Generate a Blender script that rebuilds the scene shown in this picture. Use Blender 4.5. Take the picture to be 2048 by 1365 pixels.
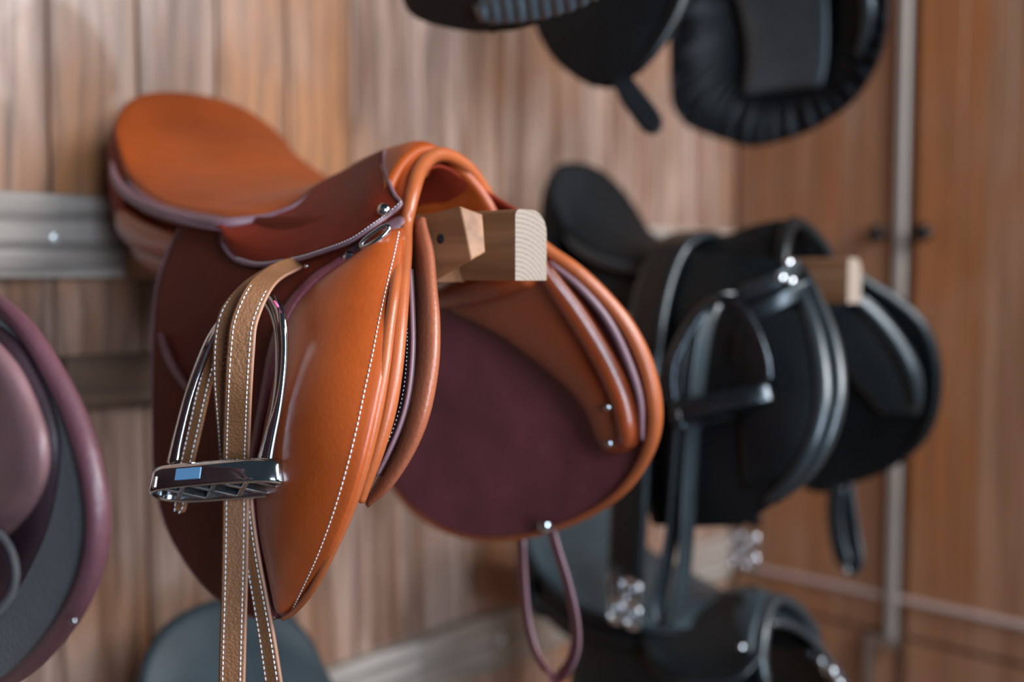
import bpy, math, random
import numpy as np
random.seed(4)
C = bpy.context.scene.collection
for o in list(bpy.data.objects): bpy.data.objects.remove(o, do_unlink=True)
# ------------------------------------------------------------------ camera
# world: X runs along the plank wall, Y into the wall, Z up; wall face at Y=1.35
F = 2100.0; CX, CY, HOR = 1024.0, 682.5, 550.0
CAMZ = 1.45
yaw = math.atan2(.728, .68)
pit = math.atan((CY-HOR)/F)
fw = np.array([math.sin(yaw)*math.cos(pit), math.cos(yaw)*math.cos(pit), -math.sin(pit)])
rt = np.array([math.cos(yaw), -math.sin(yaw), 0.0])
up = np.cross(rt, fw)
CAM = np.array([0, 0, CAMZ])
cd = bpy.data.cameras.new('camera'); cam = bpy.data.objects.new('camera', cd); C.objects.link(cam)
cam.location = CAM
cam.rotation_euler = (math.pi/2 - pit, 0, -yaw)
cd.sensor_width = 36; cd.lens = F/2048*36
cd.clip_start = .02
cd.dof.use_dof = True; cd.dof.focus_distance = .835; cd.dof.aperture_fstop = 1.8
cd.dof.aperture_blades = 0
bpy.context.scene.camera = cam
# ------------------------------------------------------------------ light
w = bpy.data.worlds.new('world'); bpy.context.scene.world = w; w.use_nodes = True
w.node_tree.nodes['Background'].inputs[0].default_value = (.55, .75, .95, 1)
w.node_tree.nodes['Background'].inputs[1].default_value = .05
def area(name, loc, target, sx, sy, e, col):
    l = bpy.data.lights.new(name, 'AREA'); l.shape = 'RECTANGLE'; l.size = sx; l.size_y = sy
    l.energy = e; l.color = col
    o = bpy.data.objects.new(name, l); C.objects.link(o); o.location = loc
    from mathutils import Vector
    d = Vector(target) - Vector(loc); o.rotation_euler = d.to_track_quat('-Z', 'Y').to_euler()
    return o
area('window_light', (1.45, -1.55, 2.75), (.8, 1.0, 1.4), 1.6, 1.3, 128, (.93, .97, 1.0))
area('rear_window_light', (-.55, -2.3, 1.9), (.8, 1.0, 1.35), .8, 1.6, 98, (.66, .82, 1.0))
vs = bpy.context.scene.view_settings
vs.view_transform = 'Standard'; vs.look = 'None'; vs.gamma = 1; vs.exposure = 0.0

# ------------------------------------------------------------------ helpers
def P(x, y, X=None, Y=None, d=None):
    """point of the place seen at a photo position, at a given X, Y or depth"""
    r = fw + rt*((x-CX)/F) + up*(-(y-CY)/F)
    if X is not None: t = X/r[0]
    elif Y is not None: t = Y/r[1]
    else: t = d
    return CAM + r*t
def cr(pts, n=6, closed=False):
    p = np.asarray(pts, float)
    if closed: q = np.vstack([p[-1:], p, p[:2]])
    else: q = np.vstack([2*p[:1]-p[1:2], p, 2*p[-1:]-p[-2:-1]])
    out = []
    segs = len(q)-3
    for i in range(segs):
        a, b, c, d_ = q[i], q[i+1], q[i+2], q[i+3]
        for k in range(n):
            t = k/n
            out.append(.5*((2*b)+(-a+c)*t+(2*a-5*b+4*c-d_)*t*t+(-a+3*b-3*c+d_)*t**3))
    if not closed: out.append(p[-1])
    return np.array(out)
def crg(G, nu=5, nv=5):
    G = np.asarray(G, float)
    A = np.array([cr(G[i], nv) for i in range(len(G))])
    B = np.array([cr(A[:, j], nu) for j in range(A.shape[1])])
    return B.transpose(1, 0, 2)
ORG = {}
def mk(name, V, Fc, mat, parent=None, smooth=True, mats=None, auto=None):
    base = ORG.get(parent.name, np.zeros(3)) if parent else np.zeros(3)
    m = bpy.data.meshes.new(name)
    V = np.asarray(V, float) - base
    m.from_pydata([tuple(v) for v in V], [], [tuple(int(i) for i in f) for f in Fc])
    m.materials.append(mat)
    for p in m.polygons: p.use_smooth = smooth
    m.update()
    import bmesh
    b = bmesh.new(); b.from_mesh(m); bmesh.ops.recalc_face_normals(b, faces=b.faces); b.to_mesh(m); b.free()
    o = bpy.data.objects.new(name, m); C.objects.link(o)
    if parent: o.parent = parent; ORG[o.name] = base
    else: ORG[o.name] = np.zeros(3)
    return o
def thing(name, label, cat, loc, group=None):
    o = bpy.data.objects.new(name, None); C.objects.link(o); o.location = tuple(loc)
    o.empty_display_size = .02
    ORG[o.name] = np.array(loc, float)
    o['label'] = label; o['category'] = cat
    if group: o['group'] = group
    return o
def tag(o, label, cat, group=None):
    o['label'] = label; o['category'] = cat
    if group: o['group'] = group
    return o
def structure(o): o['kind'] = 'structure'; return o
def lab(o, t): o['label'] = t; return o
def gnorm(G):
    du = np.gradient(G, axis=0); dv = np.gradient(G, axis=1)
    n = np.cross(du, dv); l = np.linalg.norm(n, axis=2, keepdims=True); l[l < 1e-12] = 1
    return n/l
def sheet_geo(G, thick, puff=0.0, nu=5, nv=5, ev=.5, side=0):
    """closed shell from a control grid; puff adds a padded middle. side 0: both ways, +1/-1: one way only"""
    S = crg(G, nu, nv); n = gnorm(S)
    R, K = S.shape[:2]
    u = np.linspace(0, 1, R)[:, None]; v = np.linspace(0, 1, K)[None, :]
    env = (np.clip(4*u*(1-u), 0, 1)**.5)*(np.clip(4*v*(1-v), 0, 1)**ev)
    t = thick/2 + puff*env
    tt = t if side >= 0 else np.full_like(t, thick/2)
    tb = t if side <= 0 else np.full_like(t, thick/2)
    top = S + n*tt[..., None]; bot = S - n*tb[..., None]
    V = list(top.reshape(-1, 3)) + list(bot.reshape(-1, 3)); N = R*K; Fc = []
    for i in range(R-1):
        for j in range(K-1):
            a = i*K+j
            Fc.append((a, a+1, a+K+1, a+K)); Fc.append((N+a, N+a+K, N+a+K+1, N+a+1))
    rim = [(0, j) for j in range(K)] + [(i, K-1) for i in range(1, R)] + [(R-1, j) for j in range(K-2, -1, -1)] + [(i, 0) for i in range(R-2, 0, -1)]
    # rounded rim
    idx = []
    cen = S.mean(axis=(0, 1))
    for (i, j) in rim:
        out = S[i, j]-S[min(max(i, 1), R-2), min(max(j, 1), K-2)]; l = np.linalg.norm(out)
        out = out/l if l > 1e-9 else out
        V.append(S[i, j]+out*thick*.45); idx.append(len(V)-1)
    L = len(rim)
    for k in range(L):
        i, j = rim[k]; i2, j2 = rim[(k+1) % L]
        a, b = i*K+j, i2*K+j2; m1, m2 = idx[k], idx[(k+1) % L]
        Fc.append((a, m1, m2, b)); Fc.append((N+a, N+b, m2, m1))
    return np.array(V), Fc, S, n
def sheet(name, G, mat, parent=None, thick=.004, puff=0, nu=5, nv=5, side=0, smooth=True, ev=.5):
    V, Fc, S, n = sheet_geo(G, thick, puff, nu, nv, ev=ev, side=side)
    return mk(name, V, Fc, mat, parent, smooth)
def tube_geo(pts, r, ns=12, n=5, closed=False, axis=None, ratio=1.0, raw=False, taper=True):
    """swept tube; axis = fixed direction in which the section is stretched by ratio"""
    p = np.asarray(pts, float); K = len(p)
    rr = np.full(K, r, float) if np.isscalar(r) else np.asarray(r, float)
    q = np.hstack([p, rr[:, None]])
    s = q if raw else cr(q, n, closed)
    c = s[:, :3]; rad = s[:, 3]
    M = len(c)
    if closed: t = np.roll(c, -1, 0)-np.roll(c, 1, 0)
    else: t = np.gradient(c, axis=0)
    t /= np.maximum(np.linalg.norm(t, axis=1, keepdims=True), 1e-9)
    V = []; a = None
    for i in range(M):
        if axis is not None: a0 = np.asarray(axis, float)
        elif a is None: a0 = np.array([0, 0, 1.]) if abs(t[i][2]) < .9 else np.array([1., 0, 0])
        else: a0 = a
        a = a0 - t[i]*a0.dot(t[i]); l = np.linalg.norm(a)
        a = a/l if l > 1e-6 else np.array([1., 0, 0])
        b = np.cross(t[i], a)
        for k in range(ns):
            th = 2*math.pi*k/ns
            V.append(c[i]+a*math.cos(th)*rad[i]*ratio+b*math.sin(th)*rad[i])
    Fc = []
    for i in range(M if closed else M-1):
        j = (i+1) % M
        for k in range(ns):
            k2 = (k+1) % ns
            Fc.append((i*ns+k, i*ns+k2, j*ns+k2, j*ns+k))
    if not closed:
        V.append(c[0]-t[0]*rad[0]*.5); V.append(c[-1]+t[-1]*rad[-1]*.5)
        A, B = len(V)-2, len(V)-1
        for k in range(ns):
            k2 = (k+1) % ns
            Fc.append((A, k2, k)); Fc.append((B, (M-1)*ns+k, (M-1)*ns+k2))
    return np.array(V), Fc
def tube(name, pts, r, mat, parent=None, **k):
    V, Fc = tube_geo(pts, r, **k); return mk(name, V, Fc, mat, parent)
def join(parts):
    V = []; Fc = []; o = 0
    for v, f in parts:
        V += list(v); Fc += [tuple(i+o for i in g) for g in f]; o += len(v)
    return np.array(V), Fc
def box_geo(c, s, ax=None, bev=0.0):
    """box with optional edge bevel; ax = 3 axis vectors"""
    c = np.asarray(c, float); h = np.asarray(s, float)/2
    ax = np.eye(3) if ax is None else np.asarray(ax, float)
    import bmesh
    b = bmesh.new(); bmesh.ops.create_cube(b, size=1)
    for v in b.verts: v.co = (v.co.x*2*h[0], v.co.y*2*h[1], v.co.z*2*h[2])
    if bev: bmesh.ops.bevel(b, geom=list(b.edges), offset=bev, segments=3, affect='EDGES', profile=.5)
    b.verts.ensure_lookup_table()
    V = np.array([c+ax[0]*v.co.x+ax[1]*v.co.y+ax[2]*v.co.z for v in b.verts])
    Fc = [tuple(v.index for v in f.verts) for f in b.faces]; b.free()
    return V, Fc
def box(name, c, s, mat, parent=None, ax=None, bev=.002, smooth=False):
    V, Fc = box_geo(c, s, ax, bev); return mk(name, V, Fc, mat, parent, smooth)
def hexa(name, bot, top, mat, parent=None, bev=.003):
    """eight-corner solid from two quads"""
    import bmesh
    base = ORG.get(parent.name, np.zeros(3)) if parent else np.zeros(3)
    b = bmesh.new(); vs_ = [b.verts.new(tuple(np.asarray(p)-base)) for p in list(bot)+list(top)]
    for f in ((3, 2, 1, 0), (4, 5, 6, 7), (0, 1, 5, 4), (1, 2, 6, 5), (2, 3, 7, 6), (3, 0, 4, 7)): b.faces.new([vs_[i] for i in f])
    bmesh.ops.recalc_face_normals(b, faces=b.faces)
    bmesh.ops.bevel(b, geom=list(b.edges), offset=bev, segments=3, affect='EDGES', profile=.5)
    m = bpy.data.meshes.new(name); b.to_mesh(m); b.free(); m.materials.append(mat)
    o = bpy.data.objects.new(name, m); C.objects.link(o)
    if parent: o.parent = parent
    ORG[o.name] = base
    return o
def resample(c, step):
    d = np.linalg.norm(np.diff(c, axis=0), axis=1); s = np.concatenate([[0], np.cumsum(d)])
    n = max(2, int(s[-1]/step)); u = np.linspace(0, s[-1], n)
    return np.stack([np.interp(u, s, c[:, k]) for k in range(3)], 1)
def stitch_geo(pts, n=8, length=.0026, step=.0036, r=.00045, raw=False):
    c = np.asarray(pts, float) if raw else cr(pts, n)
    q = resample(c, step); parts = []
    t = np.gradient(q, axis=0); t /= np.linalg.norm(t, axis=1, keepdims=True)
    for p, d in zip(q, t):
        parts.append(tube_geo([p-d*length/2, p-d*length*.2, p+d*length*.2, p+d*length/2], [r*.5, r, r, r*.5], ns=6, raw=True))
    return join(parts)
def stitches(name, pts, mat, parent, **k):
    V, Fc = stitch_geo(pts, **k); return mk(name, V, Fc, mat, parent)
def ribbon_grid(pts, wid, n=6):
    """pts: centre points, wid: width vectors (full)"""
    p = np.asarray(pts, float); w_ = np.asarray(wid, float)
    if w_.ndim == 1: w_ = np.tile(w_, (len(p), 1))
    return np.stack([p-w_/2, p-w_/4, p, p+w_/4, p+w_/2], 1)
def disc_geo(c, n, r, dome=.5, ns=20):
    """domed rivet head"""
    c = np.asarray(c, float); n = np.asarray(n, float); n /= np.linalg.norm(n)
    a = np.cross(n, [0, 0, 1.]); a /= np.linalg.norm(a); b = np.cross(n, a)
    prof = [(0.0, -r*.3), (r, -r*.3), (r, 0), (r*.93, r*dome*.4), (r*.7, r*dome*.75), (r*.35, r*dome*.96), (0, r*dome)]
    V = []; Fc = []
    for (rr, h) in prof:
        for k in range(ns):
            th = 2*math.pi*k/ns; V.append(c+n*h+(a*math.cos(th)+b*math.sin(th))*max(rr, 1e-5))
    for i in range(len(prof)-1):
        for k in range(ns):
            k2 = (k+1) % ns; Fc.append((i*ns+k, i*ns+k2, (i+1)*ns+k2, (i+1)*ns+k))
    return np.array(V), Fc
def rivet(name, c, n, r, mat, parent, dome=.5):
    V, Fc = disc_geo(c, n, r, dome); return mk(name, V, Fc, mat, parent)
def polyfit_X(samples):
    s = np.array(samples, float); x = s[:, 0]/1000; y = s[:, 1]/1000
    A = np.stack([np.ones_like(x), x, y, x*x, x*y, y*y], 1)
    k, *_ = np.linalg.lstsq(A, s[:, 2], rcond=None)
    return lambda px, py: float(np.dot([1, px/1000, py/1000, (px/1000)**2, px*py/1e6, (py/1000)**2], k))
def rowgrid(rows, Xf, ncol=7, off=0.0, bow=0.0):
    """rows: (xl,yl,xr,yr[,bulge_y]) photo outline rows; surface X from Xf"""
    G = []
    for r in rows:
        xl, yl, xr, yr = r[:4]; bg = r[4] if len(r) > 4 else 0
        line = []
        for k in range(ncol):
            t = k/(ncol-1); x = xl+(xr-xl)*t; y = yl+(yr-yl)*t+bg*4*t*(1-t)
            line.append(P(x, y, X=Xf(x, y)+off))
        G.append(line)
    return np.array(G)

# ------------------------------------------------------------------ materials
def nd(nt, t, **k):
    n = nt.nodes.new(t)
    for a, b in k.items(): setattr(n, a, b)
    return n
def leather(name, col, rough=.38, var=.25, bump=.25, coat=.25, scale=260, spec=.5, col2=None, sheen=0):
    m = bpy.data.materials.new(name); m.use_nodes = True; nt = m.node_tree; b = nt.nodes['Principled BSDF']
    tc = nd(nt, 'ShaderNodeTexCoord'); n1 = nd(nt, 'ShaderNodeTexNoise'); n1.inputs['Scale'].default_value = 9; n1.inputs['Detail'].default_value = 5
    n1.inputs['Roughness'].default_value = .6
    nt.links.new(tc.outputs['Object'], n1.inputs['Vector'])
    mx = nd(nt, 'ShaderNodeMix', data_type='RGBA')
    c2 = col2 or tuple(c*(1-var) for c in col)
    mx.inputs['A'].default_value = (*c2, 1); mx.inputs['B'].default_value = (*[min(1, c*(1+var*.6)) for c in col], 1)
    mr = nd(nt, 'ShaderNodeMapRange'); mr.inputs['From Min'].default_value = .35; mr.inputs['From Max'].default_value = .65
    nt.links.new(n1.outputs['Fac'], mr.inputs['Value']); nt.links.new(mr.outputs['Result'], mx.inputs['Factor'])
    nt.links.new(mx.outputs['Result'], b.inputs['Base Color'])
    v = nd(nt, 'ShaderNodeTexVoronoi'); v.inputs['Scale'].default_value = scale
    n2 = nd(nt, 'ShaderNodeTexNoise'); n2.inputs['Scale'].default_value = scale*.6; n2.inputs['Detail'].default_value = 3
    nt.links.new(tc.outputs['Object'], v.inputs['Vector']); nt.links.new(tc.outputs['Object'], n2.inputs['Vector'])
    ad = nd(nt, 'ShaderNodeMath', operation='ADD'); nt.links.new(v.outputs['Distance'], ad.inputs[0]); nt.links.new(n2.outputs['Fac'], ad.inputs[1])
    bp = nd(nt, 'ShaderNodeBump'); bp.inputs['Strength'].default_value = bump; bp.inputs['Distance'].default_value = .0006
    nt.links.new(ad.outputs[0], bp.inputs['Height']); nt.links.new(bp.outputs['Normal'], b.inputs['Normal'])
    r2 = nd(nt, 'ShaderNodeMapRange'); r2.inputs['To Min'].default_value = rough-.06; r2.inputs['To Max'].default_value = rough+.10
    nt.links.new(n1.outputs['Fac'], r2.inputs['Value']); nt.links.new(r2.outputs['Result'], b.inputs['Roughness'])
    b.inputs['Specular IOR Level'].default_value = spec
    b.inputs['Coat Weight'].default_value = coat; b.inputs['Coat Roughness'].default_value = .38
    if sheen: b.inputs['Sheen Weight'].default_value = sheen
    return m
def plain(name, col, rough=.5, metal=0, noise=0.0, scale=40):
    m = bpy.data.materials.new(name); m.use_nodes = True; nt = m.node_tree; b = nt.nodes['Principled BSDF']
    b.inputs['Roughness'].default_value = rough; b.inputs['Metallic'].default_value = metal
    tc = nd(nt, 'ShaderNodeTexCoord'); n1 = nd(nt, 'ShaderNodeTexNoise'); n1.inputs['Scale'].default_value = scale
    nt.links.new(tc.outputs['Object'], n1.inputs['Vector'])
    mx = nd(nt, 'ShaderNodeMix', data_type='RGBA'); mx.inputs['A'].default_value = (*[c*(1-noise) for c in col], 1); mx.inputs['B'].default_value = (*col, 1)
    nt.links.new(n1.outputs['Fac'], mx.inputs['Factor']); nt.links.new(mx.outputs['Result'], b.inputs['Base Color'])
    if metal:
        mr = nd(nt, 'ShaderNodeMapRange'); mr.inputs['To Min'].default_value = rough*.6; mr.inputs['To Max'].default_value = rough*1.5
        nt.links.new(n1.outputs['Fac'], mr.inputs['Value']); nt.links.new(mr.outputs['Result'], b.inputs['Roughness'])
    return m
def wood(name, c1, c2, c3, board=.1209, phase=.585, along='X', rough=.55, grain=1.0, axis='Z', streak=.55, coat=0):
    """long-grained boards; colours are the timber's own tones. axis: direction of the grain"""
    m = bpy.data.materials.new(name); m.use_nodes = True; nt = m.node_tree; b = nt.nodes['Principled BSDF']; L = nt.links.new
    tc = nd(nt, 'ShaderNodeTexCoord'); sp = nd(nt, 'ShaderNodeSeparateXYZ'); L(tc.outputs['Object'], sp.inputs[0])
    def math_(op, a, b_=None, v=None):
        n = nd(nt, 'ShaderNodeMath', operation=op)
        if isinstance(a, (int, float)): n.inputs[0].default_value = a
        else: L(a, n.inputs[0])
        if b_ is not None:
            if isinstance(b_, (int, float)): n.inputs[1].default_value = b_
            else: L(b_, n.inputs[1])
        return n.outputs[0]
    idx = math_('FLOOR', math_('DIVIDE', math_('SUBTRACT', sp.outputs[along], phase), board))
    wn = nd(nt, 'ShaderNodeTexWhiteNoise', noise_dimensions='1D'); L(idx, wn.inputs['W'])
    # offset the texture per board
    cb = nd(nt, 'ShaderNodeCombineXYZ'); off = math_('MULTIPLY', wn.outputs['Value'], 37.0)
    for k, n in enumerate('XYZ'): L(math_('ADD', sp.outputs[n], off), cb.inputs[k])
    mp = nd(nt, 'ShaderNodeMapping'); s = {'X': (1.2, 14, 14), 'Y': (14, 1.2, 14), 'Z': (14, 14, 1.2)}[axis]
    mp.inputs['Scale'].default_value = s; L(cb.outputs[0], mp.inputs['Vector'])
    n1 = nd(nt, 'ShaderNodeTexNoise'); n1.inputs['Scale'].default_value = 1.3; n1.inputs['Detail'].default_value = 7; n1.inputs['Roughness'].default_value = .62
    n1.inputs['Distortion'].default_value = .5; L(mp.outputs[0], n1.inputs['Vector'])
    mp2 = nd(nt, 'ShaderNodeMapping'); s2 = {'X': (2.2, 90, 90), 'Y': (90, 2.2, 90), 'Z': (90, 90, 2.2)}[axis]
    mp2.inputs['Scale'].default_value = s2; L(cb.outputs[0], mp2.inputs['Vector'])
    n2 = nd(nt, 'ShaderNodeTexNoise'); n2.inputs['Scale'].default_value = 1; n2.inputs['Detail'].default_value = 5; L(mp2.outputs[0], n2.inputs['Vector'])
    # growth rings: wavy bands
    rg = nd(nt, 'ShaderNodeTexWave', wave_type='RINGS', rings_direction={'X': 'X', 'Y': 'Y', 'Z': 'Z'}[axis])
    mp3 = nd(nt, 'ShaderNodeMapping'); s3 = {'X': (.25, 1, 1), 'Y': (1, .25, 1), 'Z': (1, 1, .25)}[axis]
    mp3.inputs['Scale'].default_value = s3; L(cb.outputs[0], mp3.inputs['Vector']); L(mp3.outputs[0], rg.inputs['Vector'])
    rg.inputs['Scale'].default_value = 14; rg.inputs['Distortion'].default_value = 6; rg.inputs['Detail'].default_value = 2; rg.inputs['Detail Scale'].default_value = 1.2
    n3 = nd(nt, 'ShaderNodeTexNoise'); n3.inputs['Scale'].default_value = 2.1; n3.inputs['Detail'].default_value = 3; L(tc.outputs['Object'], n3.inputs['Vector'])
    def ramp(val, a, b_):
        r = nd(nt, 'ShaderNodeMapRange'); r.inputs['From Min'].default_value = a; r.inputs['From Max'].default_value = b_; L(val, r.inputs['Value']); return r.outputs['Result']
    def mix(f, A, B):
        n = nd(nt, 'ShaderNodeMix', data_type='RGBA')
        if isinstance(f, float): n.inputs['Factor'].default_value = f
        else: L(f, n.inputs['Factor'])
        for k, vv in (('A', A), ('B', B)):
            if isinstance(vv, tuple): n.inputs[k].default_value = (*vv, 1)
            else: L(vv, n.inputs[k])
        return n.outputs['Result']
    base = mix(ramp(n1.outputs['Fac'], .38, .64), c1, c2)
    wv = math_('ADD', math_('MULTIPLY', ramp(n3.outputs['Fac'], .42, .66), .55), math_('MULTIPLY', wn.outputs['Value'], .45))
    base = mix(ramp(wv, .35, .8), base, c3)
    dk = mix(math_('MULTIPLY', ramp(n2.outputs['Fac'], .48, .75), streak), base, tuple(c*.35 for c in c1))
    dk = mix(math_('MULTIPLY', ramp(rg.outputs['Fac'], .5, 1.0), .28*grain), dk, tuple(c*.45 for c in c1))
    L(dk, b.inputs['Base Color'])
    bp = nd(nt, 'ShaderNodeBump'); bp.inputs['Strength'].default_value = .35; bp.inputs['Distance'].default_value = .0015
    L(n2.outputs['Fac'], bp.inputs['Height']); L(bp.outputs['Normal'], b.inputs['Normal'])
    b.inputs['Roughness'].default_value = rough; b.inputs['Coat Weight'].default_value = coat
    return m
M_WALL = wood('pale_pine_planks', (.21, .105, .066), (.54, .36, .28), (.37, .145, .050), rough=.5, coat=.15, grain=1.7)
M_RAIL = wood('weathered_rail', (.30, .24, .20), (.46, .39, .34), (.32, .23, .17), board=9, axis='X', rough=.6, grain=2.6)
M_WARD = wood('warm_cupboard_wood', (.23, .10, .052), (.35, .175, .10), (.30, .105, .036), board=.105, phase=.10, along='Y', rough=.42, coat=.2, grain=.5)
M_BAR = wood('rack_timber', (.24, .095, .038), (.36, .17, .08), (.27, .11, .045), board=9, axis='Y', rough=.55, grain=.8, coat=0)
M_PALE = wood('rack_end_grain', (.42, .30, .20), (.60, .47, .35), (.52, .38, .27), board=9, axis='Y', rough=.6, grain=3.2)
def endgrain(name, c1, c2):
    m = bpy.data.materials.new(name); m.use_nodes = True; nt = m.node_tree; b = nt.nodes['Principled BSDF']; L = nt.links.new
    tc = nd(nt, 'ShaderNodeTexCoord'); mp = nd(nt, 'ShaderNodeMapping'); mp.inputs['Location'].default_value = (.02, 0, .05); L(tc.outputs['Object'], mp.inputs['Vector'])
    wv = nd(nt, 'ShaderNodeTexWave', wave_type='RINGS', rings_direction='Y'); wv.inputs['Scale'].default_value = 75; wv.inputs['Distortion'].default_value = 1.2; wv.inputs['Detail'].default_value = 3; wv.inputs['Detail Scale'].default_value = 4
    L(mp.outputs[0], wv.inputs['Vector'])
    n = nd(nt, 'ShaderNodeTexNoise'); n.inputs['Scale'].default_value = 300; n.inputs['Detail'].default_value = 4; L(tc.outputs['Object'], n.inputs['Vector'])
    mx = nd(nt, 'ShaderNodeMix', data_type='RGBA'); mx.inputs['A'].default_value = (*c2, 1); mx.inputs['B'].default_value = (*c1, 1)
    ml = nd(nt, 'ShaderNodeMath', operation='MULTIPLY'); L(wv.outputs['Fac'], ml.inputs[0]); L(n.outputs['Fac'], ml.inputs[1]); L(ml.outputs[0], mx.inputs['Factor'])
    L(mx.outputs['Result'], b.inputs['Base Color']); b.inputs['Roughness'].default_value = .65
    return m
M_END = endgrain('end_grain', (.17, .11, .08), (.36, .28, .22))
M_DARKW = wood('dark_brown_board', (.10, .05, .03), (.16, .085, .05), (.12, .06, .035), board=9, axis='X', rough=.6)
M_FLOOR = wood('floor_boards', (.12, .08, .06), (.2, .14, .1), (.15, .1, .07), board=.14, axis='X', along='Y')
ORANGE = leather('tan_orange_leather', (.43, .074, .010), .36, .22, .22, .55)
SEATL = leather('seat_tan_leather', (.37, .064, .008), .40, .15, .15, .15)
TANROLL = leather('tan_roll_leather', (.42, .100, .028), .34, .2, .2, .35)
PINKROLL = leather('pinkish_tan_panel_leather', (.40, .115, .055), .34, .2, .35, .3)
DKRED = leather('dark_red_brown_leather', (.19, .022, .009), .48, .2, .25, .0, spec=.15)
DKFLAP = leather('dark_brown_flap_leather', (.13, .020, .009), .55, .2, .25, .0, spec=.12)
PLUM = leather('plum_underside_leather', (.19, .045, .058), .42, .3, .5, .1)
LILAC = leather('lilac_edge_with_sheen', (.20, .105, .125), .45, .15, .2, .1)  # real lilac edge colour, with cool sheen mixed into it
RUST = leather('rust_panel_leather', (.30, .052, .012), .24, .2, .15, .6)
STRAP = leather('stirrup_leather_tan', (.235, .098, .040), .5, .2, .8, .0, scale=420)
STRAPEDGE = leather('stirrup_leather_edge', (.40, .20, .13), .5, .15, .2, .0)
THREAD = plain('white_thread', (.78, .78, .80), .7)
CHROME = plain('polished_steel', (.70, .72, .74), .10, 1, .1, 60)
STEEL = plain('dull_steel', (.5, .52, .54), .28, 1, .25, 90)
RUBBER = plain('black_rubber', (.02, .022, .024), .5)
STUD = plain('nickel_stud', (.85, .86, .88), .22, 1, .05, 60)
PINK = plain('pink_mark', (.8, .12, .30), .5)
BLUE = plain('blue_label', (.10, .22, .38), .3)
BLACK = leather('black_leather', (.006, .008, .009), .34, .3, .3, .1, spec=.35)
BLACKR = leather('black_roll_leather_sheen', (.017, .024, .028), .25, .2, .2, .6)  # black leather lifted towards teal: cool sheen put into the colour
SUEDE = leather('black_suede', (.004, .005, .006), .6, .3, .6, .0, spec=.25)
BLKFAB = leather('black_cover_fabric', (.005, .006, .008), .45, .3, .7, .0, scale=500, spec=.3)
TEAL = leather('slate_seat_leather', (.028, .042, .050), .5, .2, .4, .05)
GREYS = leather('grey_suede', (.070, .066, .068), .85, .25, .8, .0, sheen=.2)
PLUMR = leather('plum_roll_leather', (.13, .048, .062), .42, .25, .4, .2)
PLUMB = leather('mauve_block_leather', (.22, .11, .115), .42, .25, .2, .2)
DKPLUM = leather('dark_plum_leather', (.035, .014, .020), .55, .25, .3, .05)
KNOB = plain('dark_iron', (.02, .018, .018), .3, .6)
PALEEDGE = plain('pale_metal_rod', (.36, .31, .27), .45, .3, .2, 8)
HOLE = plain('dark_hole', (.01, .01, .012), .8)
BOLT = plain('bolt_zinc', (.75, .73, .70), .35, .6)

DARKM = plain('dark_stirrup_metal', (.07, .08, .09), .25, .9, .2, 60)
GLOSSP = leather('black_panel_with_gloss', (.055, .065, .070), .33, .2, .2, .5)  # base colour raised to paint in the panel's glossy reflection
SATIN = leather('slate_satin', (.09, .115, .125), .38, .2, .3, .2)
H = CAMZ   # heights below are written relative to the eye
# ------------------------------------------------------------------ room
def plank_wall():
    parts = []; x = .585-.1209*14
    while x < 3.2:
        parts.append(box_geo((x+.0604, 1.361, 1.3), (.1185, .022, 2.6), bev=.0035)); x += .1209
    parts.append(box_geo((.9, 1.39, 1.3), (4.4, .03, 2.6)))
    V, Fc = join(parts); o = mk('wall_back', V, Fc, M_WALL, None, False); structure(o)
plank_wall()
structure(box('floor', (.9, -.3, -.02), (4.4, 3.4, .04), M_FLOOR, None, bev=.001))

def wall_rail(x0, x1, z0, z1, label, mat=M_RAIL, name='wall_rail', bolts=(), th=.025):
    t = thing(name, label, 'rail', ((x0+x1)/2, 1.35-th/2, H+(z0+z1)/2))
    box('board', ((x0+x1)/2, 1.35-th/2, H+(z0+z1)/2), (x1-x0, th, z1-z0), mat, t, bev=.003)
    for (bx, bz) in bolts:
        V, Fc = disc_geo((bx, 1.35-th, H+bz), (0, -1, 0), .0085, .5); mk('bolt', V, Fc, BOLT, t)
    return t
wall_rail(-1.0, 2.2, -.004, .102, 'weathered grey timber rail on the plank wall beside the tan saddle', bolts=[(.577, .047), (1.05, .047), (1.75, .047)])
wall_rail(-1.0, 2.2, -.733, -.628, 'pale timber rail low on the plank wall at the bottom edge', bolts=[(1.39, -.68), (.8, -.68)])
wall_rail(-1.0, 2.2, .60, .70, 'timber rail high on the plank wall, above the picture edge')
wall_rail(.585, 1.0, -.172, -.105, 'short dark brown board on the wall, below the grey rail', mat=M_DARKW, name='timber_board', th=.03)

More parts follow.
